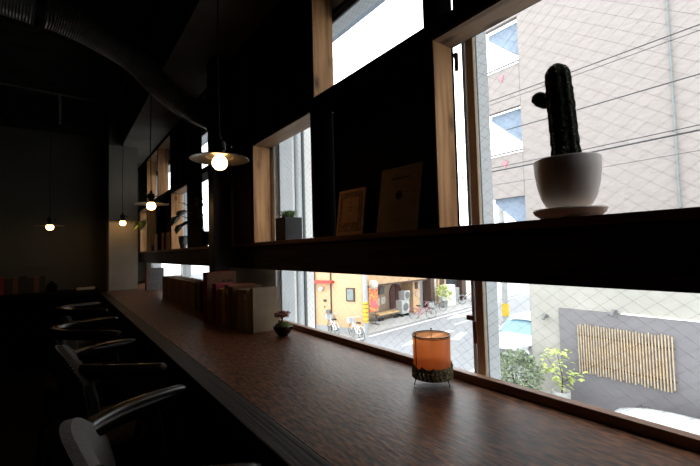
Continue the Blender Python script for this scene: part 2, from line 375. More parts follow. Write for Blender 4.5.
# ------------------------------------------------------------------ the window counter
ct = thing('window_counter', 'long dark brown wooden counter running beneath the wired windows', 'counter', (.66, 2, CT))
def wl(mb, name, m, par, **k):      # mesh in layout coordinates, parented to a thing at its own place
    o = mb.build(name, m, par, **k); o.location = -Vector(par.location); return o
wl(MB().box(.407, -2.08, CT-.035, .965, 5.32, CT).box(.74, 5.32, CT-.035, .965, 6.62, CT), 'counter_top', 'counter', ct, bevel=.0015)
wl(MB().box(.342, -2.08, CT-.037, .406, 5.2, CT+.0005), 'edge_board', 'edge', ct, bevel=.002)['label'] = 'charcoal grained board along the front edge'
wl(MB().box(.966, -2.08, CT-.035, .992, 6.62, CT+.0245), 'back_rail', 'railw', ct, bevel=.002)['label'] = 'raised strip along the window side'
for y in (-1.8, .05, 2.42, 4.35):
    wl(MB().box(.60, y, FL, .66, y+.06, CT-.036), 'leg', 'black', ct, bevel=.003)
wl(MB().box(.95, -2.08, CT-.12, 1.035, 6.62, CT-.036), 'bracket_rail', 'black', ct)
ec = thing('end_counter', 'black counter along the dark end wall', 'counter', (-1.3, 5.3, CT))
wl(MB().box(-3.08, 5.12, -.42, .34, 5.6, -.37), 'counter_top', 'black', ec, bevel=.002)
wl(MB().box(-3.08, 5.5, FL, .34, 5.58, -.421), 'panel', 'black', ec)

# ------------------------------------------------------------------ the display shelf built in front of the windows
XF, XB = .92, 1.035
sh = thing('display_shelf', 'tall black checkerboard shelf with some bays open to the window', 'shelf', (.98, 2.5, .06))
def S(mb, name, m, **k): return wl(mb, name, m, sh, **k)
S(MB().box(XF, -2.08, .041, 1.038, 6.6, .062), 'shelf_board', 'shelfedge', bevel=.002)
S(MB().box(XF+.012, -2.08, -.096, XB, 6.6, .0405), 'beam', 'beamwood', bevel=.002)
S(MB().box(XF, -2.08, .66, XB, 6.6, .704), 'middle_board', 'black', bevel=.002)
S(MB().box(XF, -2.08, 1.30, XB, 6.6, 1.329), 'top_board', 'black')
T = .024
UP = [-1.45, -.70, 0., .775, 1.48, 2.19, 2.69, 3.69, 4.37, 5.05, 5.80, 6.40]
for y in UP:
    y += .010
    S(MB().box(XF, y, .0625, XB, y+T, .6595), 'upright', 'black')
    S(MB().box(XF, y, .7045, XB, y+T, 1.2995), 'upright', 'black')
def liner(y, row, ceil=None, XB=XB):
    z0, z1 = ((.0625, .6595), (.7045, 1.2995))[row]
    S(MB().box(XF+.003, y, z0, XB, y+.0095, z1), 'side_board', 'nat_v', bevel=.0008)['label'] = 'bare pine board lining a bay side'
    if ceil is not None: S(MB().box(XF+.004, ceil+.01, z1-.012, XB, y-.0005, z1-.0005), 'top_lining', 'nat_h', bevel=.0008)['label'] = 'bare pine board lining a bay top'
liner(.775, 0, .024, 1.012); liner(0., 0, -.676); liner(1.48, 1, .80); liner(2.19, 0, 1.504); liner(4.37, 0, 3.714); liner(5.05, 1, 4.394); liner(5.80, 1, 5.074); liner(5.80, 0, 5.074); liner(6.4, 0, 5.83)
def closed(y0, y1, row, x=XB-.008, m='black'):
    z0, z1 = ((.0625, .6595), (.7045, 1.2995))[row]
    S(MB().box(x, y0+.0105+T, z0, x+.007, y1-.0005, z1), 'back_panel', m)
closed(.775, 1.48, 0); closed(0, .775, 1); closed(-.70, 0, 1); closed(1.48, 2.19, 1); closed(4.37, 5.05, 0); closed(3.69, 4.37, 1); closed(-1.45, -.70, 0); closed(5.05, 5.80, 0)
closed(2.19, 2.69, 0, XF+.03, 'panel'); closed(2.19, 2.69, 1, XF+.03, 'panel')
closed(3.24, 3.69, 0, XF+.004); closed(3.24, 3.69, 1, XF+.004)
sp = thing('steel_post', 'square black post from counter to ceiling in front of the shelf', 'post', (.85, 2.62, CT))
wl(MB().box(.80, 2.565, CT+.012, .912, 2.68, CE-.47), 'post', 'steel_b', sp, bevel=.003)
wl(MB().box(.78, 2.545, CT+.0005, .915, 2.70, CT+.0115), 'base_plate', 'steel_b', sp)

# ------------------------------------------------------------------ flexible duct
def smooth_path(pts, n):
    pts = [Vector(p) for p in pts]; out = []
    P = [pts[0]*2-pts[1]]+pts+[pts[-1]*2-pts[-2]]
    for i in range(1, len(P)-2):
        for k in range(n):
            t = k/n; a, b, c, d = P[i-1], P[i], P[i+1], P[i+2]
            out.append(.5*((2*b)+(c-a)*t+(2*a-5*b+4*c-d)*t*t+(3*b-a-3*c+d)*t**3))
    out.append(pts[-1]); return out
du = thing('flexible_duct', 'ribbed silver flexible duct curving along the dark ceiling into the wall', 'duct', (-.3, 2.75, 1.43))
path = smooth_path([(-3.05, 2.5, 1.55), (-1.5, 2.6, 1.48), (-.27, 2.72, 1.415), (0., 2.76, 1.405), (.2, 2.79, 1.36), (.38, 2.81, 1.285), (.53, 2.84, 1.165), (.70, 2.86, 1.06), (.88, 2.88, 1.015), (1.035, 2.88, 1.005)], 1)
path = smooth_path(path, 16)
fine = []
for i in range(len(path)-1):
    L = (path[i+1]-path[i]).length; k = max(1, round(L/.0033))
    for j in range(k): fine.append(path[i].lerp(path[i+1], j/k))
wl(MB().tube(fine, [.088+.0022*math.sin(i*PI/2) for i in range(len(fine))], seg=28), 'duct_hose', 'duct', du, smooth=True)
wl(MB().tube([(-.13, 2.74, 1.412), (-.09, 2.745, 1.41)], .098, seg=28).box(-.125, 2.73, 1.5, -.095, 2.745, CE-.001), 'clamp', 'black_metal', du, smooth=True)

# ------------------------------------------------------------------ pendant lamps
def pendant(label, x, y, z):
    t = thing('pendant_lamp', label, 'lamp', (x, y, z), group='bare bulb pendant lamps')
    top = CE-z-.002
    MB().tube([(0, 0, top), (.004, 0, top*.66), (-.004, 0, top*.33), (0, 0, .085)], .0032, seg=6).build('cord', 'cord', t, smooth=True)
    MB().lathe([(0, top), (.03, top-.001), (.03, top-.02), (.008, top-.032), (0, top-.032)]).build('ceiling_rose', 'black_metal', t, smooth=True)
    MB().lathe([(0, .092), (.008, .090), (.012, .072), (.024, .064), (.027, .045), (.027, .030), (.019, .026), (.019, .012), (.032, .008), (.032, .002), (0, .002)]).build('socket', 'black_metal', t, smooth=True)
    MB().tube([(.030, .0, .05), (.043, .0, .05)], .005, seg=8).ball((.048, 0, .05), .007, 8).build('switch', 'black_metal', t, smooth=True)
    MB().lathe([(.030, .0015), (.055, .000), (.058, -.004), (.122, -.015), (.125, -.013), (.124, -.011), (.060, .0), (.030, .005)]).build('shade', 'shade', t, smooth=True)
    MB().lathe([(0, .001), (.016, .0), (.024, -.006), (.031, -.018), (.033, -.030), (.030, -.043), (.021, -.054), (.010, -.059), (0, -.060)], seg=24).build('bulb', 'bulb', t, smooth=True)
    return t
pendant('nearest lit pendant lamp, flat disc shade, before the square black post', .55, 1.67, .425)
pendant('lit pendant lamp with disc shade, second along the counter from the camera', .55, 3.29, .412)
pendant('lit pendant lamp with disc shade in front of the pale pilaster', .56, 5.12, .413)
pendant('small lit pendant lamp glowing on the dark end wall', -.10, 4.95, .345)

# ------------------------------------------------------------------ chairs
def make_chair(label):
    t = thing('armchair', label, 'chair', (.13, 1.05, FL), group='black armchairs at the counter')
    F = 0.0
    # seat
    seat = MB()
    prof = []
    N = 28
    def ring(z, k):
        return [(.20*k*math.copysign(abs(math.cos(a))**.7, math.cos(a))+.02, .215*k*math.copysign(abs(math.sin(a))**.7, math.sin(a)), z) for a in [2*PI*i/N for i in range(N)]]
    rs = [ring(z, k) for z, k in ((.415, .9), (.425, 1.), (.445, 1.), (.462, .93), (.470, .7), (.472, .3))]
    vr = [[seat.b.verts.new(q) for q in r] for r in rs]
    for A, B in zip(vr, vr[1:]):
        for k in range(N): seat.b.faces.new((A[k], A[(k+1) % N], B[(k+1) % N], B[k]))
    seat.b.faces.new(vr[0][::-1]); seat.b.faces.new(vr[-1])
    seat.build('seat', 'leather', t, smooth=True)
    MB().box(-.16, -.18, .375, .20, .18, .414).build('seat_frame', 'gloss_black', t, bevel=.01)
    for sx, sy in ((1, 1), (1, -1), (-1, 1), (-1, -1)):
        MB().tube([(.02+.155*sx, .155*sy, .38), (.02+.20*sx, .19*sy, 0.002)], [.019, .013], seg=12).build('leg', 'gloss_black', t, smooth=True)
    for sy in (1, -1):
        MB().tube([(-.155, .170*sy, .18), (.195, .170*sy, .18)], .009, seg=8).build('stretcher', 'gloss_black', t, smooth=True)
        MB().tube([(.10, .19*sy, .40), (.125, .235*sy, .55), (.11, .268*sy, .695)], [.015, .013, .015], seg=10).build('arm_post', 'gloss_black', t, smooth=True)
    half = [(.198, .305, .700), (.18, .30, .706), (.12, .275, .712), (.05, .240, .716), (-.02, .195, .718), (-.085, .125, .72), (-.12, .05, .72)]
    pts = half+[(-.125, 0, .72)]+[(a, -b, c) for a, b, c in half[::-1]]
    pp = smooth_path(pts, 5)
    rr = [.022+.009*min(1, min(i, len(pp)-1-i)/6) for i in range(len(pp))]
    MB().tube(pp, rr, seg=18, flat=.92).build('arm_rail', 'gloss_black', t, smooth=True)
    # padded back
    bk = MB(); nu, nv = 18, 14; G = {}
    for side in (0, 1):
        for i in range(nu+1):
            for j in range(nv+1):
                u = -1+2*i/nu; v = j/nv
                wd = .222-.05*(1-v)
                top = .798-.115*abs(u)**2.6
                z = .475+(top-.475)*v
                edge = (1-abs(u)**6)*(1-abs(2*v-1)**8)
                th = .010+.026*max(edge, 0)**.5
                x = -.088+.07*abs(u)**2-.035*v+(.012*math.sin(v*PI)) + (th if side == 0 else -th)
                G[side, i, j] = bk.b.verts.new((x, u*wd, z))
    for i in range(nu):
        for j in range(nv):
            bk.b.faces.new((G[0, i, j], G[0, i+1, j], G[0, i+1, j+1], G[0, i, j+1]))
            bk.b.faces.new((G[1, i, j], G[1, i, j+1], G[1, i+1, j+1], G[1, i+1, j]))
    for i in range(nu):
        bk.b.faces.new((G[0, i, 0], G[1, i, 0], G[1, i+1, 0], G[0, i+1, 0])); bk.b.faces.new((G[0, i, nv], G[0, i+1, nv], G[1, i+1, nv], G[1, i, nv]))
    for j in range(nv):
        bk.b.faces.new((G[0, 0, j], G[0, 0, j+1], G[1, 0, j+1], G[1, 0, j])); bk.b.faces.new((G[0, nu, j], G[1, nu, j], G[1, nu, j+1], G[0, nu, j+1]))
    back = bk.build('backrest', 'leather', t, smooth=True)
    nh = MB()
    for i in range(90):
        s = i/89
        if s < .3: u, v = -1, s/.3
        elif s < .7: u, v = -1+2*(s-.3)/.4, 1
        else: u, v = 1, 1-(s-.7)/.3
        wd = .222-.05*(1-v); top = .798-.115*abs(u)**2.6; z = .475+(top-.475)*v
        nh.ball((-.088+.07*u*u-.035*v-.013, u*wd, z), .0030, 5)
    nh.build('nailhead_trim', 'nail', back, smooth=True)
    return t
ch = make_chair('nearest black armchair, padded back coloured paler as if lit, cut by the bottom of the frame')
ch.location = (.13, 1.04, FL)
dup(ch, label='second black armchair along the counter, dark back edged with nailheads', loc=(.118, 1.94, FL), rz=R(3))
c3_ = dup(ch, label='third black armchair along the counter, its curved arm catching bright highlights', loc=(.11, 2.86, FL), rz=R(-4))
c4_ = dup(ch, label='farthest black armchair at the counter, nearest the end wall', loc=(.12, 3.98, FL), rz=R(0))
for q_ in (c3_, c4_):
    q_.location.x -= .02
    for c in q_.children:
        if c.name.split('.')[0] == 'backrest': c.scale.z = .89; c.location.z = .02
for c in ch.children:
    if c.name.split('.')[0] == 'backrest':
        c.data = c.data.copy(); c.location.z = -.012; c.data.materials[0] = M['lit_fab']
        for g_ in list(c.children): bpy.data.objects.remove(g_)

# ------------------------------------------------------------------ cactus
t = thing('potted_cactus', 'tall dark columnar cactus in a rounded white pot on the shelf', 'plant', (.982, .425, .0862))
MB().lathe([(0, 0), (.036, .0), (.050, .008), (.060, .028), (.067, .055), (.0715, .085), (.0735, .116), (.071, .120), (.071, .118), (.069, .100), (0, .100)], seg=48).build('pot', 'ceramic', t, smooth=True)
MB().lathe([(.0675, .1005), (.04, .108), (0, .110)], seg=24).build('soil', 'soil', t, smooth=True)
cm = MB(); segs = 30; ribs = 9; nv = ribs*6; rings = []
Hc = .262
for i in range(segs+1):
    v = i/segs; z = .10+Hc*v
    r = .0305*(1-.12*v)*(1 if v < .86 else math.sqrt(max(.02, 1-((v-.86)/.145)**2)))
    r *= 1.03+.03*math.sin(v*55)+random.uniform(-.035, .035)
    cx = -.000; cy = -.002+.014*v
    rings.append([cm.b.verts.new((cx+r*(1+.06*math.cos(ribs*a))*math.cos(a), cy+r*(1+.06*math.cos(ribs*a))*math.sin(a), z)) for a in [2*PI*k/nv for k in range(nv)]])
for A, B in zip(rings, rings[1:]):
    for k in range(nv): cm.b.faces.new((A[k], A[(k+1) % nv], B[(k+1) % nv], B[k]))
cm.b.faces.new(rings[-1]); cm.b.faces.new(rings[0][::-1])
cb = cm.build('cactus', 'cactus', t, smooth=True)
arm = MB().tube([(0, .024, .266), (0, .038, .262), (0, .045, .268), (0, .054, .281), (0, .061, .294), (0, .064, .301)], [.004, .004, .009, .0155, .018, .013], seg=14)
arm.build('cactus_arm', 'cactus', cb, smooth=True)
spn = MB()
for i in range(170):
    a = 2*PI*(random.randrange(ribs)/ribs); v = random.uniform(.02, .97); r = .0325*(1-.12*v)*(1 if v < .86 else math.sqrt(max(.02, 1-((v-.86)/.145)**2)))
    p = Vector((r*math.cos(a), -.002+.014*v+r*math.sin(a), .10+Hc*v)); d = Vector((math.cos(a+random.uniform(-.8, .8)), math.sin(a+random.uniform(-.8, .8)), random.uniform(-.3, .8))).normalized()*.006
    spn.tube([p, p+d], [.0006, .0002], seg=3)
spn.build('spines', 'tan', cb)['kind'] = 'stuff'
s = MB().lathe([(0, .0), (.060, 0), (.076, .012), (.080, .020), (.078, .023), (.074, .018), (.06, .011), (0, .011)], seg=48).build('saucer', 'saucer', smooth=True, loc=(.982, .425, .0625))
tag(s, 'round cream saucer under the white cactus pot', 'saucer')

# square planter
t = thing('square_planter', 'square black planter with small green succulents on the shelf', 'plant', (.988, 1.875, .0625))
a = MB(); h = .122; w_ = .050
a.box(-w_, -w_-.008, 0, w_, -w_-.002, h).box(-w_, w_, 0, w_, w_+.006, h).box(-w_, -w_-.002, 0, -w_+.006, w_, h).box(w_-.006, -w_-.002, 0, w_, w_, h).box(-w_+.006, -w_-.002, 0, w_-.006, w_, h-.02)
a.build('pot', 'slate', t)
MB().box(-w_+.0065, -w_-.0015, h-.0195, w_-.0065, w_-.0005, h-.008).build('soil', 'soil', t)
sc_ = MB()
for cx, cy in ((-.015, .022), (.012, -.02), (.0, .0), (-.02, -.03), (.02, .03)):
    for k in range(16):
        a_ = 2*PI*k/16*2.4; el = .55+.85*(k/16); L = .042*(1.05-.2*k/16)
        sc_.leaf((cx, cy, h-.006), (L*math.cos(a_)*math.cos(el), L*math.sin(a_)*math.cos(el), L*math.sin(el)+.012), .010, (0, 0, 1), .1)
sc_.build('succulent', 'succ', t, solid=.002)

# booklets propped up in the closed bay
def booklet(label, loc, wd, ht, th, cov, tilt, rz, orn):
    t = thing('booklet', label, 'book', loc, rz, 'old booklets on the shelf')
    t.rotation_euler = (0, tilt, rz)
    MB().box(0, -wd/2, 0, .0012, wd/2, ht).box(th-.0012, -wd/2, 0, th, wd/2, ht).box(0.0012, wd/2-.0012, 0, th-.0012, wd/2, ht).build('cover', cov, t)
    MB().box(.0013, -wd/2+.0015, .001, th-.0013, wd/2-.0014, ht-.001).build('pages', 'paper', t)
    q = MB()
    if orn:
        b0 = .018
        y0, y1, z0, z1 = -wd/2+.014, wd/2-.014, .018, ht-.014
        for (ya, za, yb, zb) in ((y0, z0, y1, z0+.034), (y0, z1-.020, y1, z1), (y0, z0+.034, y0+b0, z1-.020), (y1-b0*.7, z0+.034, y1, z1-.020)):
            n1 = max(1, int((yb-ya)/.006)); n2 = max(1, int((zb-za)/.006))
            for i in range(n1):
                for j in range(n2):
                    if random.random() < .8:
                        cy = ya+(i+.5)*(yb-ya)/n1; cz = za+(j+.5)*(zb-za)/n2
                        q.obox((-.0004, cy, cz), (.0008, .0048, .0026), (random.uniform(0, PI), 0, 0))
        for ya, za, yb, zb in ((y0, z0-.001, y1, z0), (y0, z1, y1, z1+.001), (y0-.001, z0, y0, z1), (y1, z0, y1+.001, z1), (y0+b0, z0+.034, y0+b0+.001, z1-.02), (y1-b0*.7-.001, z0+.034, y1-b0*.7, z1-.02), (y0+b0, z0+.034, y1-b0*.7, z0+.035), (y0+b0, z1-.021, y1-b0*.7, z1-.02)):
            q.box(-.0006, ya, za, -.0001, yb, zb)
        for zc, n in ((z1-.045, 4), (z1-.065, 8), (z1-.077, 4), (z0+.05, 3)):
            for k in range(n): q.box(-.0006, (k-n/2)*.0042+.002, zc, -.0001, (k-n/2)*.0042+.005, zc+.003)
    else:
        for k in range(10): q.box(-.0006, (k-5)*.0085, ht-.048, -.0001, (k-5)*.0085+.006, ht-.041)
        q2 = MB()
        for k in range(6): q2.box(-.0006, (k-3)*.007, ht-.155, -.0001, (k-3)*.007+.004, ht-.153)
        q2.build('subtitle', 'ink', t); q3 = MB()
        for k in range(5): q3.box(-.0006, (k-2.5)*.006, .040, -.0001, (k-2.5)*.006+.003, .042)
        q3.build('small_print', 'ink', t)
        MB().prism([(-.0001, .017*math.cos(2*PI*k/20), .135+.017*math.sin(2*PI*k/20)) for k in range(20)], (-.0006, 0, 0)).build('emblem', 'ink', t)
    q.build('print', 'ink', t)
booklet('small aged orange booklet with an ornate border leaning in the black bay', (.956, 1.287, .0625), .165, .197, .008, 'cover_o', R(8), R(5), True)
booklet('taller plain tan booklet with a round emblem leaning in the black bay', (.957, 1.005, .0625), .198, .245, .008, 'cover_t', R(10), R(4), False)

# ------------------------------------------------------------------ books
def book(label, x, y, w, h, d, cov, z=CT+.0006, group='books on the counter', paged=True, lab=False, name='book', tilt=0):
    """spine at x facing the room, thickness w along y from y, height h, depth d"""
    t = thing(name, label, 'book', (x, y, z), group=group)
    t.rotation_euler = (tilt, 0, 0)
    MB().box(0, 0, 0, d, .0025, h).box(0, w-.0025, 0, d, w, h).box(0, .0025, 0, .0025, w-.0025, h).build('cover', cov, t, bevel=.0006)
    if paged: MB().box(.0026, .0026, .003, d-.004, w-.0026, h-.004).build('pages', 'paper', t)
    if lab: MB().box(-.0006, w*.25, h-.05, -.0001, w*.75, h-.022).build('spine_label', 'label_w', t)
    return t
book('wide beige book with plain cover, nearest of the row, beside the bonsai', .762, 1.838, .034, .222, .135, 'beige')
book('slim black folder just behind the nearest beige book', .770, 1.874, .010, .205, .135, 'darkbook')
book('pale beige book with a white spine label', .748, 1.886, .036, .212, .14, 'beige2', lab=True)
book('pale beige book between its white-labelled twin and an umber book', .744, 1.924, .042, .210, .14, 'beige')
book('pale beige book touching the umber book', .742, 1.968, .040, .209, .14, 'beige2')
book('umber book between the beige books and a rust orange one', .722, 2.012, .05, .222, .16, 'umber')
book('rust orange book with pale spine label in the middle of the row', .720, 2.064, .066, .228, .15, 'orange', lab=True)
book('narrow ochre yellow book between rust orange and crimson', .705, 2.134, .050, .205, .12, 'yellow')
book('crimson book on the window side of the tall red one', .692, 2.188, .070, .229, .12, 'magenta')
tr = book('tall book with red spine and brown front, highest in the counter row', .672, 2.290, .078, .292, .172, 'redbook')
MB().box(.004, -.0012, .002, .172, -.0002, .290).build('front_cover', 'umber', tr)['label'] = 'brown front cover with dark lettering'
lt = MB()
for k, wk in enumerate((.010, .004, .010, .006, .008)): lt.box(.090+.013*k, -.0022, .232, .090+.013*k+wk, -.0013, .246)
lt.build('lettering', 'ink', tr)
book('grey book between the tall red book and the black post', .69, 2.372, .04, .24, .12, 'darkbook')
book('slim dark book, second beyond the tall red one', .71, 2.42, .05, .23, .085, 'beige')
yb = 2.70; cl = ['darkbook', 'tanbook', 'darkbook']
book('thin dark volume directly beyond the black post', .762, 2.72, .05, .20, .14, 'darkbook')
book('brown volume between thin dark ones beyond the black post', .762, 2.78, .05, .195, .14, 'tanbook')
book('thin dark volume touching the row of thick tan books', .765, 2.85, .05, .2, .14, 'darkbook')
y = 2.93
pos = ['nearest', 'second', 'third', 'fourth', 'fifth', 'sixth', 'seventh', 'eighth', 'farthest']
for k in range(9):
    wv = .118+.012*((k*7) % 3)/2
    book('%s of the nine thick tan books in a row under the far window' % pos[k], .772+.003*((k*5) % 3), y, wv, .196+.004*((k*3) % 3), .15, 'tanbook' if k % 2 else 'tanbook2', group='thick tan books on the counter')
    y += wv+.003
# white magazine by the pilaster
t = thing('magazine', 'white blue-mottled magazine standing on the counter beside the pilaster', 'book', (.775, 4.93, CT+.0006), R(-32))
MB().box(0, 0, 0, .19, .004, .26).build('cover', 'whitebook', t)
t2 = thing('book', 'dark red book standing behind the white magazine', 'book', (.768, 4.985, CT+.0006), R(-32), 'books on the counter')
MB().box(0, 0, 0, .03, .025, .262).build('cover', 'redbook', t2, bevel=.001)

# dim books in the upper bay
def upb(label, y, w, h, z, cov, x=.935, d=.09, tilt=0): return book(label, x, y, w, h, d, cov, z, 'books in the upper dark bay', True, tilt=tilt)
upb('pale-edged brown book standing above the black bay corner', 1.515, .10, .155, .7047, 'dimbook')
upb('dark book to the left of the pale-edged one in the upper bay', 1.73, .13, .17, .7047, 'darkbook')
upb('dim tall book at the left end of the upper dark bay', 2.02, .10, .25, .7047, 'darkbook')
upb('brown book leaning beside the far pine bay, nearest of the leaning pair', 4.45, .22, .19, .0627, 'tanbook', .93, .09)
upb('brown leaning book next to the pine side board of the last bay', 4.78, .14, .20, .0627, 'umber', .93, .09)
upb('tan book standing in the farthest pine bay', 5.2, .16, .20, .0627, 'tanbook2', .93, .09)
# end counter
xs = -.98; k = 0
for wv, cv, lb in ((.05, 'umber', 'brown book at the left of the end counter row'), (.06, 'dimbook', 'dim book left of the faded red one on the end counter'), (.045, 'redbook', 'faded red book on the end counter'), (.06, 'dimbook', 'dim book right of the faded red one on the end counter'), (.05, 'umber', 'brown book mid row on the end counter'), (.05, 'darkbook', 'dark book mid row on the end counter'), (.06, 'dimbook', 'dim book near the right of the end counter row'), (.05, 'umber', 'brown book second from the right on the end counter'), (.045, 'darkbook', 'dark grey book closing the end counter row')):
    t = thing('book', lb, 'book', (xs+.33, 5.42, -.3695), group='books on the end counter')
    hh = .165+.01*(k % 3)
    MB().box(0, 0, 0, .0025, .14, hh).box(wv-.0025, 0, 0, wv, .14, hh).box(.0025, 0, 0, wv-.0025, .0025, hh).build('cover', cv, t)
    MB().box(.0026, .0026, .003, wv-.0026, .136, hh-.003).build('pages', 'paper', t)
    xs += wv+.004; k += 1
tag(MB().lathe([(0, 0), (.035, 0), (.05, .03), (.052, .06), (.035, .09), (.015, .10), (.012, .115), (0, .118)]).build('round_jar', 'black', smooth=True, loc=(-.09, 5.42, -.3695)), 'round black lidded jar on the end counter', 'jar')
tag(MB().obox((0, 0, .014), (.17, .11, .026), (0, 0, 0)).build('paper_stack', 'paper', loc=(.22, 5.40, -.3695)), 'small stack of cream paper at the right of the end counter', 'paper')

# ------------------------------------------------------------------ bonsai
t = thing('bonsai', 'tiny red-leaved bonsai with moss in a black bowl on the counter', 'plant', (.85, 1.69, CT+.0006))
MB().lathe([(0, 0), (.022, 0), (.026, .006), (.040, .022), (.0475, .040), (.048, .047), (.045, .048), (.040, .040), (0, .038)], seg=32).build('bowl', 'gloss_black', t, smooth=True)
MB().lathe([(.042, .041), (.036, .055), (.022, .064), (0, .068)], seg=24).build('moss', 'moss', t, smooth=True)
MB().tube([(0, .01, .055), (.001, .009, .075), (-.001, .008, .095)], [.005, .0035, .003], seg=8).tube([(0, .009, .08), (.004, -.006, .098)], .002, seg=6).tube([(0, .009, .082), (-.004, .024, .095)], .002, seg=6).build('trunk', 'bark', t, smooth=True)
fm = MB()
for i in range(300):
    a = random.uniform(0, 2*PI); r = .034*math.sqrt(random.random()); z = .098+random.uniform(-.022, .020)*(1-r/.06)
    p = (r*math.cos(a), .009+r*math.sin(a), z); d = (random.uniform(-.009, .009), random.uniform(-.009, .009), random.uniform(-.002, .009))
    fm.leaf(p, d, .0075)
fm.build('foliage', 'redleaf', t)

# ------------------------------------------------------------------ candle lantern
t = thing('candle_lantern', 'amber glass candle lantern on a filigree bronze stand', 'lantern', (.882, .789, CT+.0006), R(20))
RR = .0555
MB().lathe([(RR-.001, .045), (RR, .141), (RR-.003, .141), (RR-.004, .045)], seg=48).build('glass_shade', 'amber', t, smooth=True)
MB().tube([(RR*1.0*math.cos(a), RR*1.0*math.sin(a), .1425) for a in [2*PI*k/48 for k in range(48)]], .0018, seg=6, closed=True).tube([(RR*math.cos(a), RR*math.sin(a), .138) for a in [2*PI*k/48 for k in range(48)]], .0009, seg=4, closed=True).build('rim', 'black_metal', t, smooth=True)
for a in (R(21), R(150)):
    MB().tube([((RR+.0012)*math.cos(a), (RR+.0012)*math.sin(a), .02), ((RR+.0012)*math.cos(a), (RR+.0012)*math.sin(a), .148)], .0013, seg=6).ball(((RR+.0012)*math.cos(a), (RR+.0012)*math.sin(a), .148), .0028, 6).build('side_rod', 'black_metal', t, smooth=True)
fb = MB(); n = 120
for i in range(n):
    a0 = 2*PI*i/n; a1 = 2*PI*(i+1)/n
    def top(a): return .052+.007*abs(math.sin(a*5.5))+.003*math.sin(a*13)
    def P(a, z, rr): return (rr*math.cos(a), rr*math.sin(a), z)
    lv = [(0, .021), (.35, .032), (.7, .044), (1, None)]
    for j in range(3):
        z0, z1 = lv[j][1], lv[j+1][1]
        if (i*7+j*3) % 4 == 0 and j < 2: 
            # little holes of the filigree
            continue
        r0 = RR+.0040-.008*max(0, (.02-z0)/.01)*.4
        A = fb.b.verts.new(P(a0, z0, RR+.004)); B = fb.b.verts.new(P(a1, z0, RR+.004))
        Cc = fb.b.verts.new(P(a1, z1 if z1 else top(a1), RR+.0045)); D = fb.b.verts.new(P(a0, z1 if z1 else top(a0), RR+.0045))
        fb.b.faces.new((A, B, Cc, D))
fb.build('filigree_band', 'bronze', t, solid=.0015)
MB().lathe([(0, .022), (RR*.7, .019), (RR+.003, .0205), (RR+.003, .0225), (RR*.7, .0225), (0, .025)], seg=40).build('tray', 'bronze', t, smooth=True)
for k in range(3):
    a = 2*PI*k/3+R(18)
    MB().tube([((RR-.004)*math.cos(a), (RR-.004)*math.sin(a), .021), ((RR+.001)*math.cos(a), (RR+.001)*math.sin(a), .008), ((RR+.002)*math.cos(a), (RR+.002)*math.sin(a), .002)], [.002, .0016, .0022], seg=8).build('foot', 'black_metal', t, smooth=True)
MB().lathe([(0, .026), (.02, .026), (.02, .052), (.017, .054), (0, .051)], seg=24).build('candle', 'ceramic', t, smooth=True)

# ------------------------------------------------------------------ plants in the far bays
t = thing('leafy_plant', 'dark broad-leaved plant in a round black pot by the post', 'plant', (.985, 3.42, .0625))
MB().lathe([(0, 0), (.04, 0), (.075, .03), (.095, .07), (.09, .11), (.07, .135), (.062, .13), (.08, .10), (0, .10)], seg=32, sx=.58).build('pot', 'gloss_black', t, smooth=True)
lf = MB(); st = MB()
for tx, ty, tz, dx, dy, dz, w_ in ((-.13, .34, .30, -.03, .16, -.09, .09), (-.11, .22, .34, -.02, .14, -.06, .09), (-.12, .30, .22, -.02, .10, -.09, .07), (-.08, .10, .36, -.04, .10, .03, .09), (-.04, .02, .46, 0, .05, .12, .07), (-.05, -.02, .52, .01, -.04, .13, .07), (-.06, -.06, .38, -.03, -.11, .03, .08), (-.03, .12, .43, -.03, .12, .04, .08), (-.09, .0, .27, -.07, .02, -.03, .09), (-.06, -.10, .28, -.04, -.09, -.05, .08), (-.08, .16, .24, -.06, .06, -.06, .09), (-.05, .08, .29, -.07, .06, .02, .08), (-.04, .0, .33, -.02, -.07, .06, .08), (-.03, .05, .40, -.04, -.03, .08, .08), (-.10, .26, .40, -.02, .11, .02, .08)):
    st.tube([(0, 0, .10), (tx*.5, ty*.4, .1+(tz-.1)*.75), (tx, ty, tz)], .0028, seg=5)
    lf.leaf((tx, ty, tz), (dx, dy, dz), w_, (0, 0, 1))
st.build('stems', 'leaf_d', t, smooth=True); lf.build('leaves', 'leaf_d', t)
t = thing('glass_jar', 'small mottled glass jar with a short plant on the far shelf', 'jar', (.975, 4.10, .0625))
MB().lathe([(0, 0), (.032, 0), (.034, .02), (.048, .07), (.052, .115), (.049, .115), (.044, .07), (0, .01)], seg=24, sx=.9).build('jar_body', 'jar', t, smooth=True)
jl = MB()
for k in range(20):
    a = 2*PI*k/20; jl.leaf((.02*math.cos(a), .02*math.sin(a), .10), (.03*math.cos(a), .03*math.sin(a), .03), .016, (0, 0, 1))
jl.build('leaves', 'leaf_d', t)
t = thing('trailing_plant', 'small bright green leafy plant reaching out past the pilaster', 'plant', (.985, 5.72, .0625))
MB().lathe([(0, 0), (.03, 0), (.04, .08), (.037, .08), (0, .07)], seg=20).build('pot', 'slate', t, smooth=True)
sm = MB().tube([(0, 0, .07), (-.03, -.04, .30), (-.12, -.25, .38), (-.20, -.48, .37), (-.25, -.58, .34)], .004, seg=6); sm.build('stem', 'leaf_b', t, smooth=True)
lb = MB()
for k in range(12):
    s = k/11; p = Vector((-.18, -.44, .38)).lerp(Vector((-.27, -.60, .33)), s)
    lb.leaf(p, (random.uniform(-.07, .05), random.uniform(-.06, .04), -.09+random.uniform(-.03, .04)), .034, (0, -1, .3))
lb.build('leaves', 'leaf_b', t)

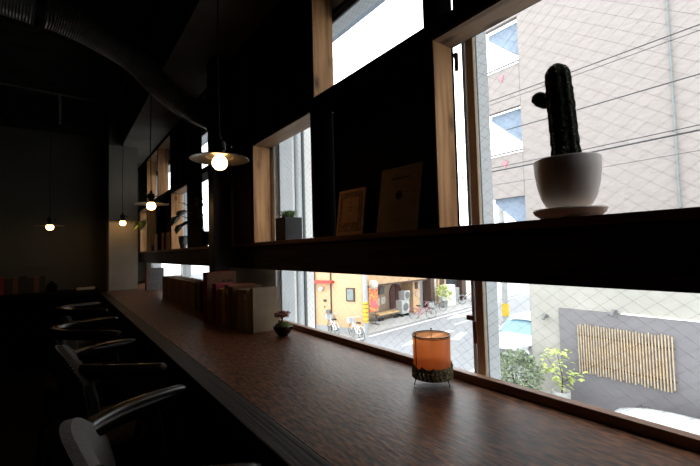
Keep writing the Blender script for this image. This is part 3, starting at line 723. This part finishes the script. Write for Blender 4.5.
# ================================================================== outside
G = -4.3
struct(MB().box(1.2, -60, G-.2, 120, 90, G).build('ground', 'asphalt'))
struct(MB().prism([(10.4, 60, G+.001), (11.3, 15.6, G+.001), (11.7, 15.05, G+.001), (12.7, 15.35, G+.001), (24.2, 17.15, G+.001), (60, 22.8, G+.001), (60, 60, G+.001)], (0, 0, .05)).build('pavement', 'walk'))
rm = MB()
def stripe(a, b, w, z=G+.001):
    a = Vector((a[0], a[1], 0)); b = Vector((b[0], b[1], 0)); d = (b-a).normalized(); n_ = Vector((-d.y, d.x, 0))*w/2
    rm.prism([(a+n_+Vector((0, 0, z))), (a-n_+Vector((0, 0, z))), (b-n_+Vector((0, 0, z))), (b+n_+Vector((0, 0, z)))], (0, 0, .006))
stripe((9.9, 14.6), (40, 19.4), .16)
stripe((9.6, 8.0), (34, 13.2), .16)
def arrow(x, y, ang, L=3., w=.18):
    d = Vector((math.cos(ang), math.sin(ang))); n_ = Vector((-d.y, d.x)); p = Vector((x, y))
    stripe(p, p+d*L*.65, w)
    q = p+d*L
    a, b, c = q, p+d*L*.6+n_*.42, p+d*L*.6-n_*.42
    rm.prism([(a.x, a.y, G+.001), (b.x, b.y, G+.001), (c.x, c.y, G+.001)], (0, 0, .006))
arrow(16.2, 13.1, R(188), 4.2, .3); arrow(23.5, 16.0, R(188), 5, .3)
stripe((14.7, 11.7), (16.3, 12.4), .35); stripe((17.6, 13.95), (20.2, 14.4), .14)
struct(rm.build('road_marking', 'paint'))

# apricot corner building
def rot2(p, a): return (p[0]*math.cos(a)-p[1]*math.sin(a), p[0]*math.sin(a)+p[1]*math.cos(a))
A = Vector((10.4, 20.2)); B = Vector((12.13, 15.32)); dAB = (B-A).normalized(); nAB = Vector((dAB.y, -dAB.x))
if nAB.x > 0: nAB = -nAB            # outward, towards us
cbn = thing('corner_building', 'apricot rendered corner building across the street with a small window', 'building', (B.x, B.y, G))
def face_box(mb, p, q, off0, off1, z0, z1):     # box on the line p->q (2D), from off0 to off1 along its outward normal
    p = Vector(p); q = Vector(q); d = (q-p).normalized(); n_ = Vector((d.y, -d.x))
    if n_.dot(Vector((-1, -1))) < 0: n_ = -n_
    a, b, c, e_ = p+n_*off0, q+n_*off0, q+n_*off1, p+n_*off1
    return mb.prism([(a.x, a.y, z0), (b.x, b.y, z0), (c.x, c.y, z0), (e_.x, e_.y, z0)], (0, 0, z1-z0))
def on(t_): return A+(B-A)*t_       # t in 0..1
u = Vector((1, .118)).normalized()
Bk = B+u*.12
wl(MB().prism([(A.x, A.y, G+.15), (B.x, B.y, G+.15), (Bk.x, Bk.y, G+.15), (13.1, 18.4, G+.15), (13.1, 27, G+.15), (9, 27, G+.15)], (0, 0, 5.9)), 'wall', 'orangewall', cbn)
wl(face_box(MB(), A, B, -.1, .03, G+.05, G+.32), 'plinth', 'plinth', cbn)
def tt(y): return (y-A.y)/(B.y-A.y)
def wpart(y0, y1, z0, z1, o0, o1, name, m, **k): return wl(face_box(MB(), on(tt(y0)), on(tt(y1)), o0, o1, z0, z1), name, m, cbn, **k)
wpart(18.4, 16.95, -1.72, -1.58, .01, .30, 'awning', 'redtrim')
f_ = wpart(16.22, 15.72, -2.62, -1.93, .0, .06, 'window_frame', 'browntrim')
p_ = face_box(MB(), on(tt(16.15)), on(tt(15.79)), .06, .07, -2.56, -2.0).build('pane', 'greyglass', f_)
wpart(18.45, 18.15, G+.1, -1.0, .01, .14, 'downpipe', 'browntrim')
wpart(17.17, 17.11, G+.1, -1.0, .01, .06, 'drain_pipe', 'browntrim')
wpart(17.62, 17.45, -2.72, -2.6, .01, .05, 'name_plate', 'browntrim')
c_ = on(tt(17.70)); wl(MB().ball((c_.x-.12, c_.y-.05, -2.03), .13, 10), 'wall_lamp', 'postw', cbn, smooth=True)
wpart(17.36, 17.13, -3.45, -3.12, .01, .22, 'letter_box', 'acdark')
wpart(17.60, 17.52, -3.02, -2.96, .01, .04, 'door_bell', 'browntrim')

# shops along the street
P0 = Vector((15.2, 18.61)); P1 = Vector((24.5, 19.71))
sb = thing('shop_building', 'row of low cream and apricot shops along the far side of the street', 'building', (18.2, 19, G))
du_ = (P1-P0).normalized(); nu_ = Vector((du_.y, -du_.x))
def sp_(x): t_ = (x-P0.x)/(P1.x-P0.x); return P0+(P1-P0)*t_
def spart(x0, x1, z0, z1, o0, o1, name, m, par=None): 
    mb = face_box(MB(), sp_(x0), sp_(x1), o0, o1, z0, z1)
    if par is None: return wl(mb, name, m, sb)
    return mb.build(name, m, par)
spart(13.6, 19.15, G+.05, 2.6, -3, 0, 'wall', 'shopwall')
spart(13.3, 19.6, -2.05, .3, .02, 1.25, 'fascia', 'orangewall')
spart(13.3, 19.6, -2.14, -2.05, .0, 1.3, 'eave_trim', 'browntrim')
spart(18.55, 19.25, G+.05, -.5, -.3, .9, 'pillar', 'orangewall')
spart(18.75, 19.05, -2.7, -2.25, .91, .94, 'number_board', 'browntrim'); spart(18.75, 19.05, -3.2, -2.8, .91, .93, 'number_board', 'shopwall')
spart(19.3, 21.3, G+.05, -.5, -.3, 0, 'shutter', 'shutter')
spart(20.85, 21.3, G+.05, -.5, .01, .7, 'dark_column', 'browntrim')
spart(21.85, 22.6, G+.05, 1.8, -.3, 0, 'cream_front', 'farwall')
spart(22.62, 23.7, G+.05, 1.8, -.3, .1, 'orange_front', 'orangewall')
spart(22.85, 23.45, -3.7, -2.2, .11, .14, 'door', 'browntrim')
spart(23.75, 28, -1.0, 1.8, -.3, .6, 'cream_front', 'farwall')
spart(23.8, 25.6, G+1.1, -1.0, -.3, -.1, 'shop_window', 'darkglass')
spart(23.8, 25.6, G+.05, G+1.1, -.3, .1, 'window_base', 'plinth')
spart(25.7, 26.3, G+.05, -1.0, -.3, .3, 'pillar', 'browntrim')
spart(26.4, 28, G+.05, -1.0, -.3, .1, 'cream_front', 'postw')
# arched window
arc = [(-.58, -.75), (.58, -.75)]+[(.58*math.cos(a), .25+.62*math.sin(a)) for a in [PI*k/14 for k in range(15)]]
c0 = sp_(17.75)
pts = [(c0.x+du_.x*a+nu_.x*.03, c0.y+du_.y*a+nu_.y*.03, -3.15+b) for a, b in arc]
aw = wl(MB().prism(pts, (nu_.x*.05, nu_.y*.05, 0)), 'arched_window', 'arch', sb)
pts = [(c0.x+du_.x*a+nu_.x*.09, c0.y+du_.y*a+nu_.y*.09, -3.15+b) for a, b in [(-.06, -.7), (.06, -.7), (.06, .8), (-.06, .8)]]
MB().prism(pts, (nu_.x*.03, nu_.y*.03, 0)).build('glazing_bar', 'browntrim', aw)
for xa, xb, z0, z1 in ((15.85, 16.22, -3.55, -3.1), (16.35, 16.75, -3.5, -3.05)): spart(xa, xb, z0, z1, .01, .04, 'notice', 'postw')
spart(16.05, 16.5, -2.85, -2.4, .01, .2, 'meter_box', 'acdark')
for x in (15.6, 16.4, 17.5, 18.4): spart(x, x+.12, -2.22, -2.1, .5, .7, 'downlight', 'browntrim')

t = thing('banner_sign', 'tall colourful standing banner beside the utility pole', 'sign', (14.3, 16.9, G+.051), R(10))
MB().box(-.03, -.3, .02, .03, .3, .06).tube([(0, 0, 0.02), (0, 0, 2.3)], .02).build('stand', 'acdark', t)
MB().box(-.5, -.02, .75, .25, .02, 2.1).build('banner', 'poster', t)
MB().box(-.4, -.035, 1.0, .1, -.021, 1.35).build('white_panel', 'redtri', t)
MB().ball((-.12, -.0, 2.25), .28, 10).build('topper', 'postw', t, smooth=True)
t = thing('bench', 'low light wooden bench on black castors before the notices', 'bench', (15.9, 17.75, G+.051), R(8))
MB().box(-.95, -.28, .34, .95, .28, .42).build('seat_board', 'wood_out', t, bevel=.01)
for sx in (-.7, .7):
    MB().tube([(sx, -.2, .335), (sx-.12, -.2, .12), (sx+.12, -.2, .12), (sx, -.2, .335)], .02).build('leg', 'acdark', t)
    MB().tube([(sx-.12, -.26, .09), (sx-.12, -.14, .09)], .085, seg=14).tube([(sx+.12, -.26, .09), (sx+.12, -.14, .09)], .085, seg=14).build('castor', 'rubber', t, smooth=True)
    MB().tube([(sx, .2, .335), (sx, .2, .09)], .03).build('leg', 'acdark', t)
def ac(label, loc, rz, z0, h, hw):
    t = thing('outdoor_unit', label, 'air conditioner', loc, rz, 'outdoor cooling units')
    MB().box(-hw, -.25, 0, hw, .25, h).build('casing', 'acbody', t, bevel=.03)
    for sx in (-.0,):
        MB().tube([(sx, -.251, h/2), (sx, -.28, h/2)], min(.24, h*.4), seg=20).build('fan_grille', 'acdark', t)
    if z0:
        for sx in (-.3, .3): MB().box(sx-.04, -.25, -.16, sx+.04, .25, -.001).build('foot', 'rubber', t)
    return t
ac('large silver outdoor unit on feet beside the apricot pillar', (17.4, 17.85, G+.212), R(8), True, .86, .40)
ac('smaller pale outdoor unit stacked above the large silver one', (17.6, 17.88, G+1.074), R(8), False, .55, .29)

# bicycles
def make_bike(label, m):
    t = thing('bicycle', label, 'bicycle', (0, 0, 0), group='bicycles parked along the street')
    for x in (-.52, .52):
        w = MB(); w.tube([(x+.31*math.cos(a), 0, .33+.31*math.sin(a)) for a in [2*PI*k/28 for k in range(28)]], .012, seg=6, closed=True)
        for k in range(10):
            a = 2*PI*k/10; w.tube([(x, 0, .33), (x+.3*math.cos(a), 0, .33+.3*math.sin(a))], .004, seg=3)
        w.tube([(x, -.05, .33), (x, .05, .33)], .025, seg=8)
        w.build('wheel', 'rubber' if x > 0 else 'rubber', t)
    f = MB(); 
    for a, b in (((-.52, 0, .33), (-.08, 0, .30)), ((-.08, 0, .30), (-.22, 0, .78)), ((-.52, 0, .33), (-.19, 0, .66)), ((-.08, 0, .30), (.36, 0, .66)), ((-.16, 0, .56), (.36, 0, .72)), ((.33, 0, .80), (.52, 0, .33))): f.tube([a, b], .02, seg=6)
    f.build('frame', m, t)
    MB().tube([(.34, 0, .78), (.30, 0, 1.0), (.30, -.26, 1.04), (.14, -.29, 1.02)], .013, seg=6).tube([(.30, 0, 1.0), (.30, .26, 1.04), (.14, .29, 1.02)], .013, seg=6).build('handlebar', m, t)
    MB().obox((-.25, 0, .82), (.25, .16, .06)).build('saddle', 'rubber', t, bevel=.02)
    MB().box(.40, -.16, .72, .70, .16, .74).box(.40, -.17, .74, .70, -.155, .95).box(.40, .155, .74, .70, .17, .95).box(.69, -.155, .74, .70, .155, .95).box(.40, -.155, .74, .41, .155, .95).build('basket', 'acbody', t)
    MB().tube([(-.52+.36*math.cos(a), 0, .33+.36*math.sin(a)) for a in [PI*k/10+.2 for k in range(9)]], .02, seg=5).build('mudguard', m, t)
    return t
gz = G+.051
bk0 = make_bike('white bicycle leaning by the apricot wall, farther from the utility pole', 'bikewhite'); bk0.location = (11.15, 16.55, G+.001); bk0.rotation_euler = (0, 0, R(76))
bk1 = dup(bk0, label='white bicycle standing right beside the utility pole', loc=(11.42, 14.95, G+.001), rz=R(80))
def recol(t, m):
    for c in t.children:
        if c.name.split('.')[0] in ('frame', 'handlebar', 'mudguard'):
            c.data = c.data.copy(); c.data.materials[0] = M[m]
b2 = dup(bk0, label='pink framed bicycle beside the apricot pillar', loc=(17.6, 16.35, G+.001), rz=R(-35)); recol(b2, 'bikepink')
b3 = dup(bk0, label='silver bicycle behind the pink one near the dark column', loc=(20.0, 17.35, gz), rz=R(-20)); recol(b3, 'bikegrey')
b4 = dup(bk0, label='silver bicycle farthest down the street, first of the far pair', loc=(24.4, 18.0, gz), rz=R(-25)); recol(b4, 'bikegrey')
b5 = dup(bk0, label='red framed bicycle at the far end near the mullion', loc=(25.9, 18.2, gz), rz=R(-30)); recol(b5, 'bikepink')
tag(MB().box(-.5, -.3, 0, .5, .3, 1.5).build('white_cabinet', 'postw', loc=(22.9, 18.7, gz), bevel=.02), 'white cabinet on the pavement before the far shop window', 'cabinet')
def foliage(n, c, rad, L, m, name, par, bias=0):
    f = MB()
    for i in range(n):
        while True:
            p = Vector((random.uniform(-1, 1), random.uniform(-1, 1), random.uniform(-1, 1)))
            if .35 < p.length < 1: break
        q = Vector((c[0]+p.x*rad[0], c[1]+p.y*rad[1], c[2]+p.z*rad[2]))
        d = (p.normalized()+Vector((random.uniform(-.8, .8), random.uniform(-.8, .8), random.uniform(-.6, .6)))).normalized()*L*random.uniform(.6, 1.2)
        f.leaf(q, d, L*.5)
    return f.build(name, m, par)
t = thing('potted_shrub', 'round shrub in a pot by the far shop window', 'plant', (22.0, 18.3, gz))
MB().lathe([(0, 0), (.2, 0), (.28, .5), (.24, .5), (0, .4)]).build('pot', 'plinth', t, smooth=True)
foliage(160, (0, 0, 1.0), (.45, .45, .55), .22, 'leaf_y', 'foliage', t)
# poles
t = thing('utility_pole', 'grey utility pole with a yellow and black band at the street corner', 'pole', (11.95, 14.85, G))
MB().tube([(0, 0, 0), (0, 0, 8.5)], [.125, .11], seg=16).build('pole_shaft', 'pole', t, smooth=True)
MB().tube([(0, 0, .75), (0, 0, 1.75)], .135, seg=16).build('yellow_band', 'yel', t, smooth=True)
bs = MB()
for k in range(5): bs.tube([(0, 0, .82+k*.2), (0, 0, .85+k*.2)], .1365, seg=16)
bs.build('black_stripes', 'rubber', t, smooth=True)
t = thing('street_pole', 'weathered pole with a yellow wrap beside the parked white car', 'pole', (20.2, 12.44, G))
MB().tube([(0, 0, 0), (0, 0, 8.)], .16, seg=14).build('pole_shaft', 'pole', t, smooth=True)
MB().tube([(0, 0, .35), (0, 0, 1.05)], .2, seg=14).build('yellow_wrap', 'yel', t, smooth=True)

# far buildings
def block(name, label, x0, y0, x1, y1, z1, m, win=True, roof=False):
    t = thing(name, label, 'building', ((x0+x1)/2, (y0+y1)/2, G))
    wl(MB().box(x0, y0, G+.06, x1, y1, z1), 'wall', m, t)
    if win:
        n = int((y1-y0)/3)
        for i in range(n):
            for z in (G+1.2, G+4.2):
                if z+1.3 < z1: wl(MB().box(x0-.05, y0+.8+i*3, z, x0+.02, y0+2.3+i*3, z+1.3), 'window', 'darkglass', t)
    if roof:
        wl(MB().prism([(x0-.5, y0-.5, z1), (x1+.5, y0-.5, z1), ((x0+x1)/2, y0-.5, z1+2.5)], (0, y1-y0+1, 0)), 'roof', 'roof', t)
    return t
block('distant_building', 'pale building closing the far end of the street', 62, 14, 72, 34, 1.5, 'farwall')
block('distant_building', 'pale house with grey tiles beyond the apricot building', 22, 31, 32, 46, 15.6, 'farwall', roof=True)
block('distant_building', 'pale building across the road behind the parked white car', 40, 2, 52, 12.5, 3, 'shopwall')
t = thing('hedge', 'dark green hedge far down the street behind the car', 'hedge', (36, 14.3, G))
foliage(500, (0, 0, 1.3), (3., 1.2, 1.4), .45, 'leaf_o', 'foliage', t)

# tiled tower block
tb = thing('tiled_building', 'large pinkish tiled building filling the upper right window', 'building', (16, 0, G))
wl(MB().box(12, -30, G+.02, 20, 6.52, 16), 'wall', 'tile', tb)
fr = MB()
for z0, z1 in ((-1.0, .15), (1.63, 3.08), (4.62, 6.03), (7.6, 9.0), (10.6, 11.9)): fr.box(12, 6.53, z0, 12.18, 8.3, z1)
wl(fr, 'stair_parapet', 'tile', tb)
for z in (.15, 3.08, 6.03, 9.0):
    wl(MB().prism([(12.25, 6.53, z+.25), (12.25, 7.75, z+1.35), (12.25, 7.75, z+1.52), (12.25, 6.53, z+1.52)], (.9, 0, 0)), 'stair_flight', 'towersoffit', tb)
    wl(MB().tube([(11.95, 6.5, z+.05), (11.95, 8.3, z+.05)], .03, seg=6), 'handrail', 'acdark', tb)
    wl(MB().prism([(11.99, 7.05, z-.22), (11.99, 7.25, z-.22), (11.99, 7.15, z-.44)], (-.02, 0, 0)), 'red_triangle', 'redtri', tb)
wl(MB().tube([(11.94, 2.63, G), (11.94, 2.63, 15)], .024, seg=8), 'downpipe', 'alud', tb)
for z, r_, n_ in ((2.98, .011, 'topmost'), (2.90, .007, 'second'), (2.30, .012, 'third'), (1.60, .010, 'fourth'), (1.53, .018, 'thick fifth'), (1.25, .006, 'lowest')):
    tag(MB().tube([(7, -8, z+.05), (7, 3, z-.02), (7, 14, z+.04)], r_*.72, seg=6).build('overhead_cable', 'cable', smooth=True), '%s of the dark overhead cables crossing before the tiled building' % n_, 'cable', 'overhead cables')

# concrete wall with bamboo screen
bw = thing('concrete_wall', 'pale concrete wall with a grey rendered panel across the alley', 'wall', (9.3, 0, G))
wl(MB().box(9, -12, G+.01, 9.6, 4.88, -.6), 'wall', 'concrete', bw)
wl(MB().box(8.95, -12, G+.011, 8.998, 4.21, -1.42), 'grey_panel', 'greyrend', bw)['label'] = 'grey rendered lower panel'
wl(MB().box(8.94, -12, -1.425, 8.999, 3.0, -1.40), 'ledge', 'postw', bw)
for y, z, lb in ((4.50, -1.64, 'small dark spotlight on the pale end of the concrete wall'), (3.08, -1.38, 'small dark spotlight above the bamboo screen')):
    t = thing('spotlight', lb, 'lamp', (8.998 if y > 4 else 8.938, y, z), group='wall spotlights')
    MB().tube([(0, 0, 0), (-.03, 0, 0)], .04, seg=12).tube([(-.03, 0, 0), (-.07, .02, .0)], .012, seg=8).build('bracket', 'acdark', t, smooth=True)
    MB().tube([(-.06, .01, .04), (-.12, .05, -.07)], [.035, .045], seg=12).build('lamp_head', 'acdark', t, smooth=True)
bs_ = thing('bamboo_screen', 'upright bamboo slat screen fixed on the grey panel', 'screen', (8.9, 3, -2.2))
for k in range(33):
    y = 3.80-k*(1.60/32); z1 = -1.72+random.uniform(-.02, .02)+.0*k
    z0 = -2.72+random.uniform(-.03, .02)
    wl(MB().tube([(8.90, y, z0), (8.90, y, z1)], .0125, seg=8), 'slat', 'bamboo', bs_, smooth=True)
for z in (-1.95, -2.55):
    wl(MB().tube([(8.93, 3.83, z), (8.93, 2.17, z)], .012, seg=6), 'rail', 'browntrim', bs_)
wl(MB().box(8.944, 2.30, -2.60, 8.948, 3.70, -1.95), 'backing', 'bamboo_back', bs_)

# plants below the window
t = thing('shrub', 'leafy grey-green shrub in the gap before the concrete wall', 'plant', (8.0, 4.72, G))
MB().tube([(0, 0, 0), (.02, .02, 1.3)], [.05, .03]).tube([(0, 0, .9), (.2, .25, 1.5)], .02).tube([(0, 0, .9), (-.1, -.3, 1.5)], .02).build('stem', 'bark', t, smooth=True)
foliage(1300, (0, 0, 1.52), (.45, .54, .48), .095, 'leaf_o', 'foliage', t)
t = thing('sapling', 'young lime green tree in a tall pale pot by the concrete wall', 'plant', (8.40, 3.98, G))
MB().lathe([(0, .0), (.14, 0), (.18, 1.25), (.16, 1.25), (0, 1.15)], seg=20).build('pot', 'kerb', t, smooth=True)
MB().tube([(0, 0, 1.0), (.02, -.03, 1.5), (-.02, .03, 2.0)], [.02, .01, .006], seg=6).tube([(0, -.02, 1.4), (0, -.32, 1.65)], .007, seg=5).tube([(0, 0, 1.5), (0, .28, 1.9)], .007, seg=5).build('trunk', 'bark', t)
f = MB()
for c, rd, nn in (((0, .05, 1.95), (.2, .25, .15), 60), ((0, -.3, 1.65), (.12, .16, .1), 24), ((0, .2, 1.65), (.16, .2, .12), 40), ((0, .0, 1.4), (.16, .2, .14), 30)):
    for i in range(nn):
        p = Vector((c[0]+random.uniform(-1, 1)*rd[0], c[1]+random.uniform(-1, 1)*rd[1], c[2]+random.uniform(-1, 1)*rd[2]))
        f.leaf(p, (random.uniform(-.1, .1), random.uniform(-.12, .12), random.uniform(-.08, .04)), .07, (0, 0, 1))
f.build('foliage', 'leaf_y', t)
t = thing('hedge', 'low yellow-green hedge just below the window mullion', 'hedge', (6.5, 5.5, G))
foliage(500, (0, 0, .75), (.6, .9, .80), .14, 'leaf_m', 'foliage', t)

# cars
def make_car(name, label, L, W, H, glassm, cat='car'):
    """nose towards -x"""
    t = thing(name, label, cat, (0, 0, 0))
    st_ = [(0, .45, .55, .80), (.06, .28, .66, .92), (.35, .22, .80, .97), (1.0, .20, .95, 1.), (1.6, .20, 1.0, 1.), (L-.5, .20, 1.02, 1.), (L-.1, .22, 1.0, .97), (L, .35, .85, .90)]
    b = MB(); rings = []
    for x, z0, z1, k in st_:
        w = W/2*k
        pr = [(-w*.9, z0), (-w, z0+.12), (-w, z1-.18), (-w*.93, z1-.04), (-w*.6, z1), (w*.6, z1), (w*.93, z1-.04), (w, z1-.18), (w, z0+.12), (w*.9, z0)]
        rings.append([b.b.verts.new((x, y, z)) for y, z in pr])
    for A_, B_ in zip(rings, rings[1:]):
        for i in range(len(A_)): b.b.faces.new((A_[i], A_[(i+1) % 10], B_[(i+1) % 10], B_[i]))
    b.b.faces.new(rings[0]); b.b.faces.new(rings[-1][::-1])
    b.build('body', 'carpaint', t, smooth=True, bevel=.02)
    g = MB(); rings = []
    for x, hw, z in ((0.95, .80, .93), (1.75, .70, H-.10), (L-.55, .70, H-.10), (L-.12, .82, 1.0)):
        rings.append(((x, hw, z)))
    def quadbox(bot, top):  # lists of (x,y,z)
        v = [g.b.verts.new(q) for q in bot+top]
        for f_ in ((0, 3, 2, 1), (4, 5, 6, 7), (0, 1, 5, 4), (1, 2, 6, 5), (2, 3, 7, 6), (3, 0, 4, 7)): g.b.faces.new([v[i] for i in f_])
    hw0, hw1 = W/2*.94, W/2*.84
    quadbox([(.95, -hw0, .93), (L-.12, -hw0, .97), (L-.12, hw0, .97), (.95, hw0, .93)], [(1.70, -hw1, H-.07), (L-.5, -hw1, H-.07), (L-.5, hw1, H-.07), (1.70, hw1, H-.07)])
    g.build('window_glass', glassm, t, bevel=.03)
    r = MB(); hw2 = hw1+.015; nx, ny = 12, 10; Gd = {}
    for i in range(nx+1):
        for j in range(ny+1):
            u_ = -1+2*i/nx; v_ = -1+2*j/ny
            Gd[i, j] = r.b.verts.new((1.50+(L-.30-1.50)*(i/nx), hw2*v_*(1-.16*abs(u_)**4), H-.0-.09*(abs(v_)**3)-.11*abs(u_)**3))
    for i in range(nx):
        for j in range(ny): r.b.faces.new((Gd[i, j], Gd[i+1, j], Gd[i+1, j+1], Gd[i, j+1]))
    r.build('roof', 'carpaint', t, smooth=True, solid=.03)
    pl = MB()
    for sy in (-1, 1):
        pl.tube([(.95, sy*hw0, .94), (1.66, sy*hw1, H-.19)], .03, seg=6).tube([(L-.12, sy*hw0, .97), (L-.48, sy*hw1, H-.19)], .03, seg=6).tube([(L*.58, sy*(hw0+.005), .97), (L*.58, sy*(hw1+.01), H-.08)], .035, seg=6)
    pl.build('pillars', 'carpaint', t)
    for x in (.75, L-.75):
        for sy in (-1, 1):
            MB().tube([(x, sy*(W/2-.20), .31), (x, sy*(W/2+.005), .31)], .31, seg=24).build('wheel', 'rubber', t, smooth=True)
    for sy in (-1, 1):
        MB().obox((.12, sy*W*.36, .68), (.20, .32, .14)).build('headlight', 'acbody', t, bevel=.03)
        MB().obox((1.15, sy*(W/2+.09), 1.02), (.10, .20, .13)).build('wing_mirror', 'carpaint', t, bevel=.02)
    MB().box(-.02, -W*.3, .40, .08, W*.3, .52).build('grille', 'acdark', t, bevel=.02)
    return t
c1 = make_car('car', 'white car facing us beyond the corner of the concrete wall', 4.0, 1.66, 1.50, 'carglass'); c1.location = (13.1, 8.05, G); c1.rotation_euler = (0, 0, R(6))
c2 = make_car('car', 'white car below the bamboo screen, only its roof showing', 3.9, 1.60, 1.44, 'carglass_d'); c2.location = (7.75, -.80, G); c2.rotation_euler = (0, 0, R(90))

# ------------------------------------------------------------------ lift everything so the floor is at 0
for o in list(sc.objects):
    if o.parent is None: o.location.z += EYE

# ------------------------------------------------------------------ sky light
wd = bpy.data.worlds.new('overcast'); sc.world = wd; wd.use_nodes = True
n = wd.node_tree.nodes; l = wd.node_tree.links
bg = n['Background']
tc = n.new('ShaderNodeTexCoord'); nz = n.new('ShaderNodeTexNoise'); nz.inputs['Scale'].default_value = 1.5
cr = n.new('ShaderNodeValToRGB'); cr.color_ramp.elements[0].color = (.90, .94, 1, 1); cr.color_ramp.elements[1].color = (1, 1, 1, 1)
l.new(tc.outputs['Generated'], nz.inputs[0]); l.new(nz.outputs[0], cr.inputs[0]); l.new(cr.outputs[0], bg.inputs[0])
bg.inputs[1].default_value = 4.9

# ------------------------------------------------------------------ camera
f = 385.
Yc = Vector((-288, 25, f)).normalized()
Xc = Vector((515, 3.5, f)); Xc = (Xc-Yc*Xc.dot(Yc)).normalized()
Zc = Xc.cross(Yc)
if Zc.y > 0: Zc = -Zc
cam = bpy.data.cameras.new('camera'); co = bpy.data.objects.new('camera', cam); C.objects.link(co)
right = Vector((Xc.x, Yc.x, Zc.x)); down = Vector((Xc.y, Yc.y, Zc.y)); fwd = Vector((Xc.z, Yc.z, Zc.z))
mt = Matrix((( right.x, -down.x, -fwd.x, 0), (right.y, -down.y, -fwd.y, 0), (right.z, -down.z, -fwd.z, EYE), (0, 0, 0, 1)))
co.matrix_world = mt
cam.sensor_width = 36; cam.lens = f/700*36; cam.clip_start = .02; cam.clip_end = 500
sc.camera = co
sc.view_settings.view_transform = 'Standard'; sc.view_settings.look = 'None'; sc.view_settings.gamma = 1; sc.view_settings.exposure = 0
sc.view_settings.use_curve_mapping = False
sc.cycles.max_bounces = 10; sc.cycles.diffuse_bounces = 5; sc.cycles.transparent_max_bounces = 24; sc.cycles.sample_clamp_indirect = 8
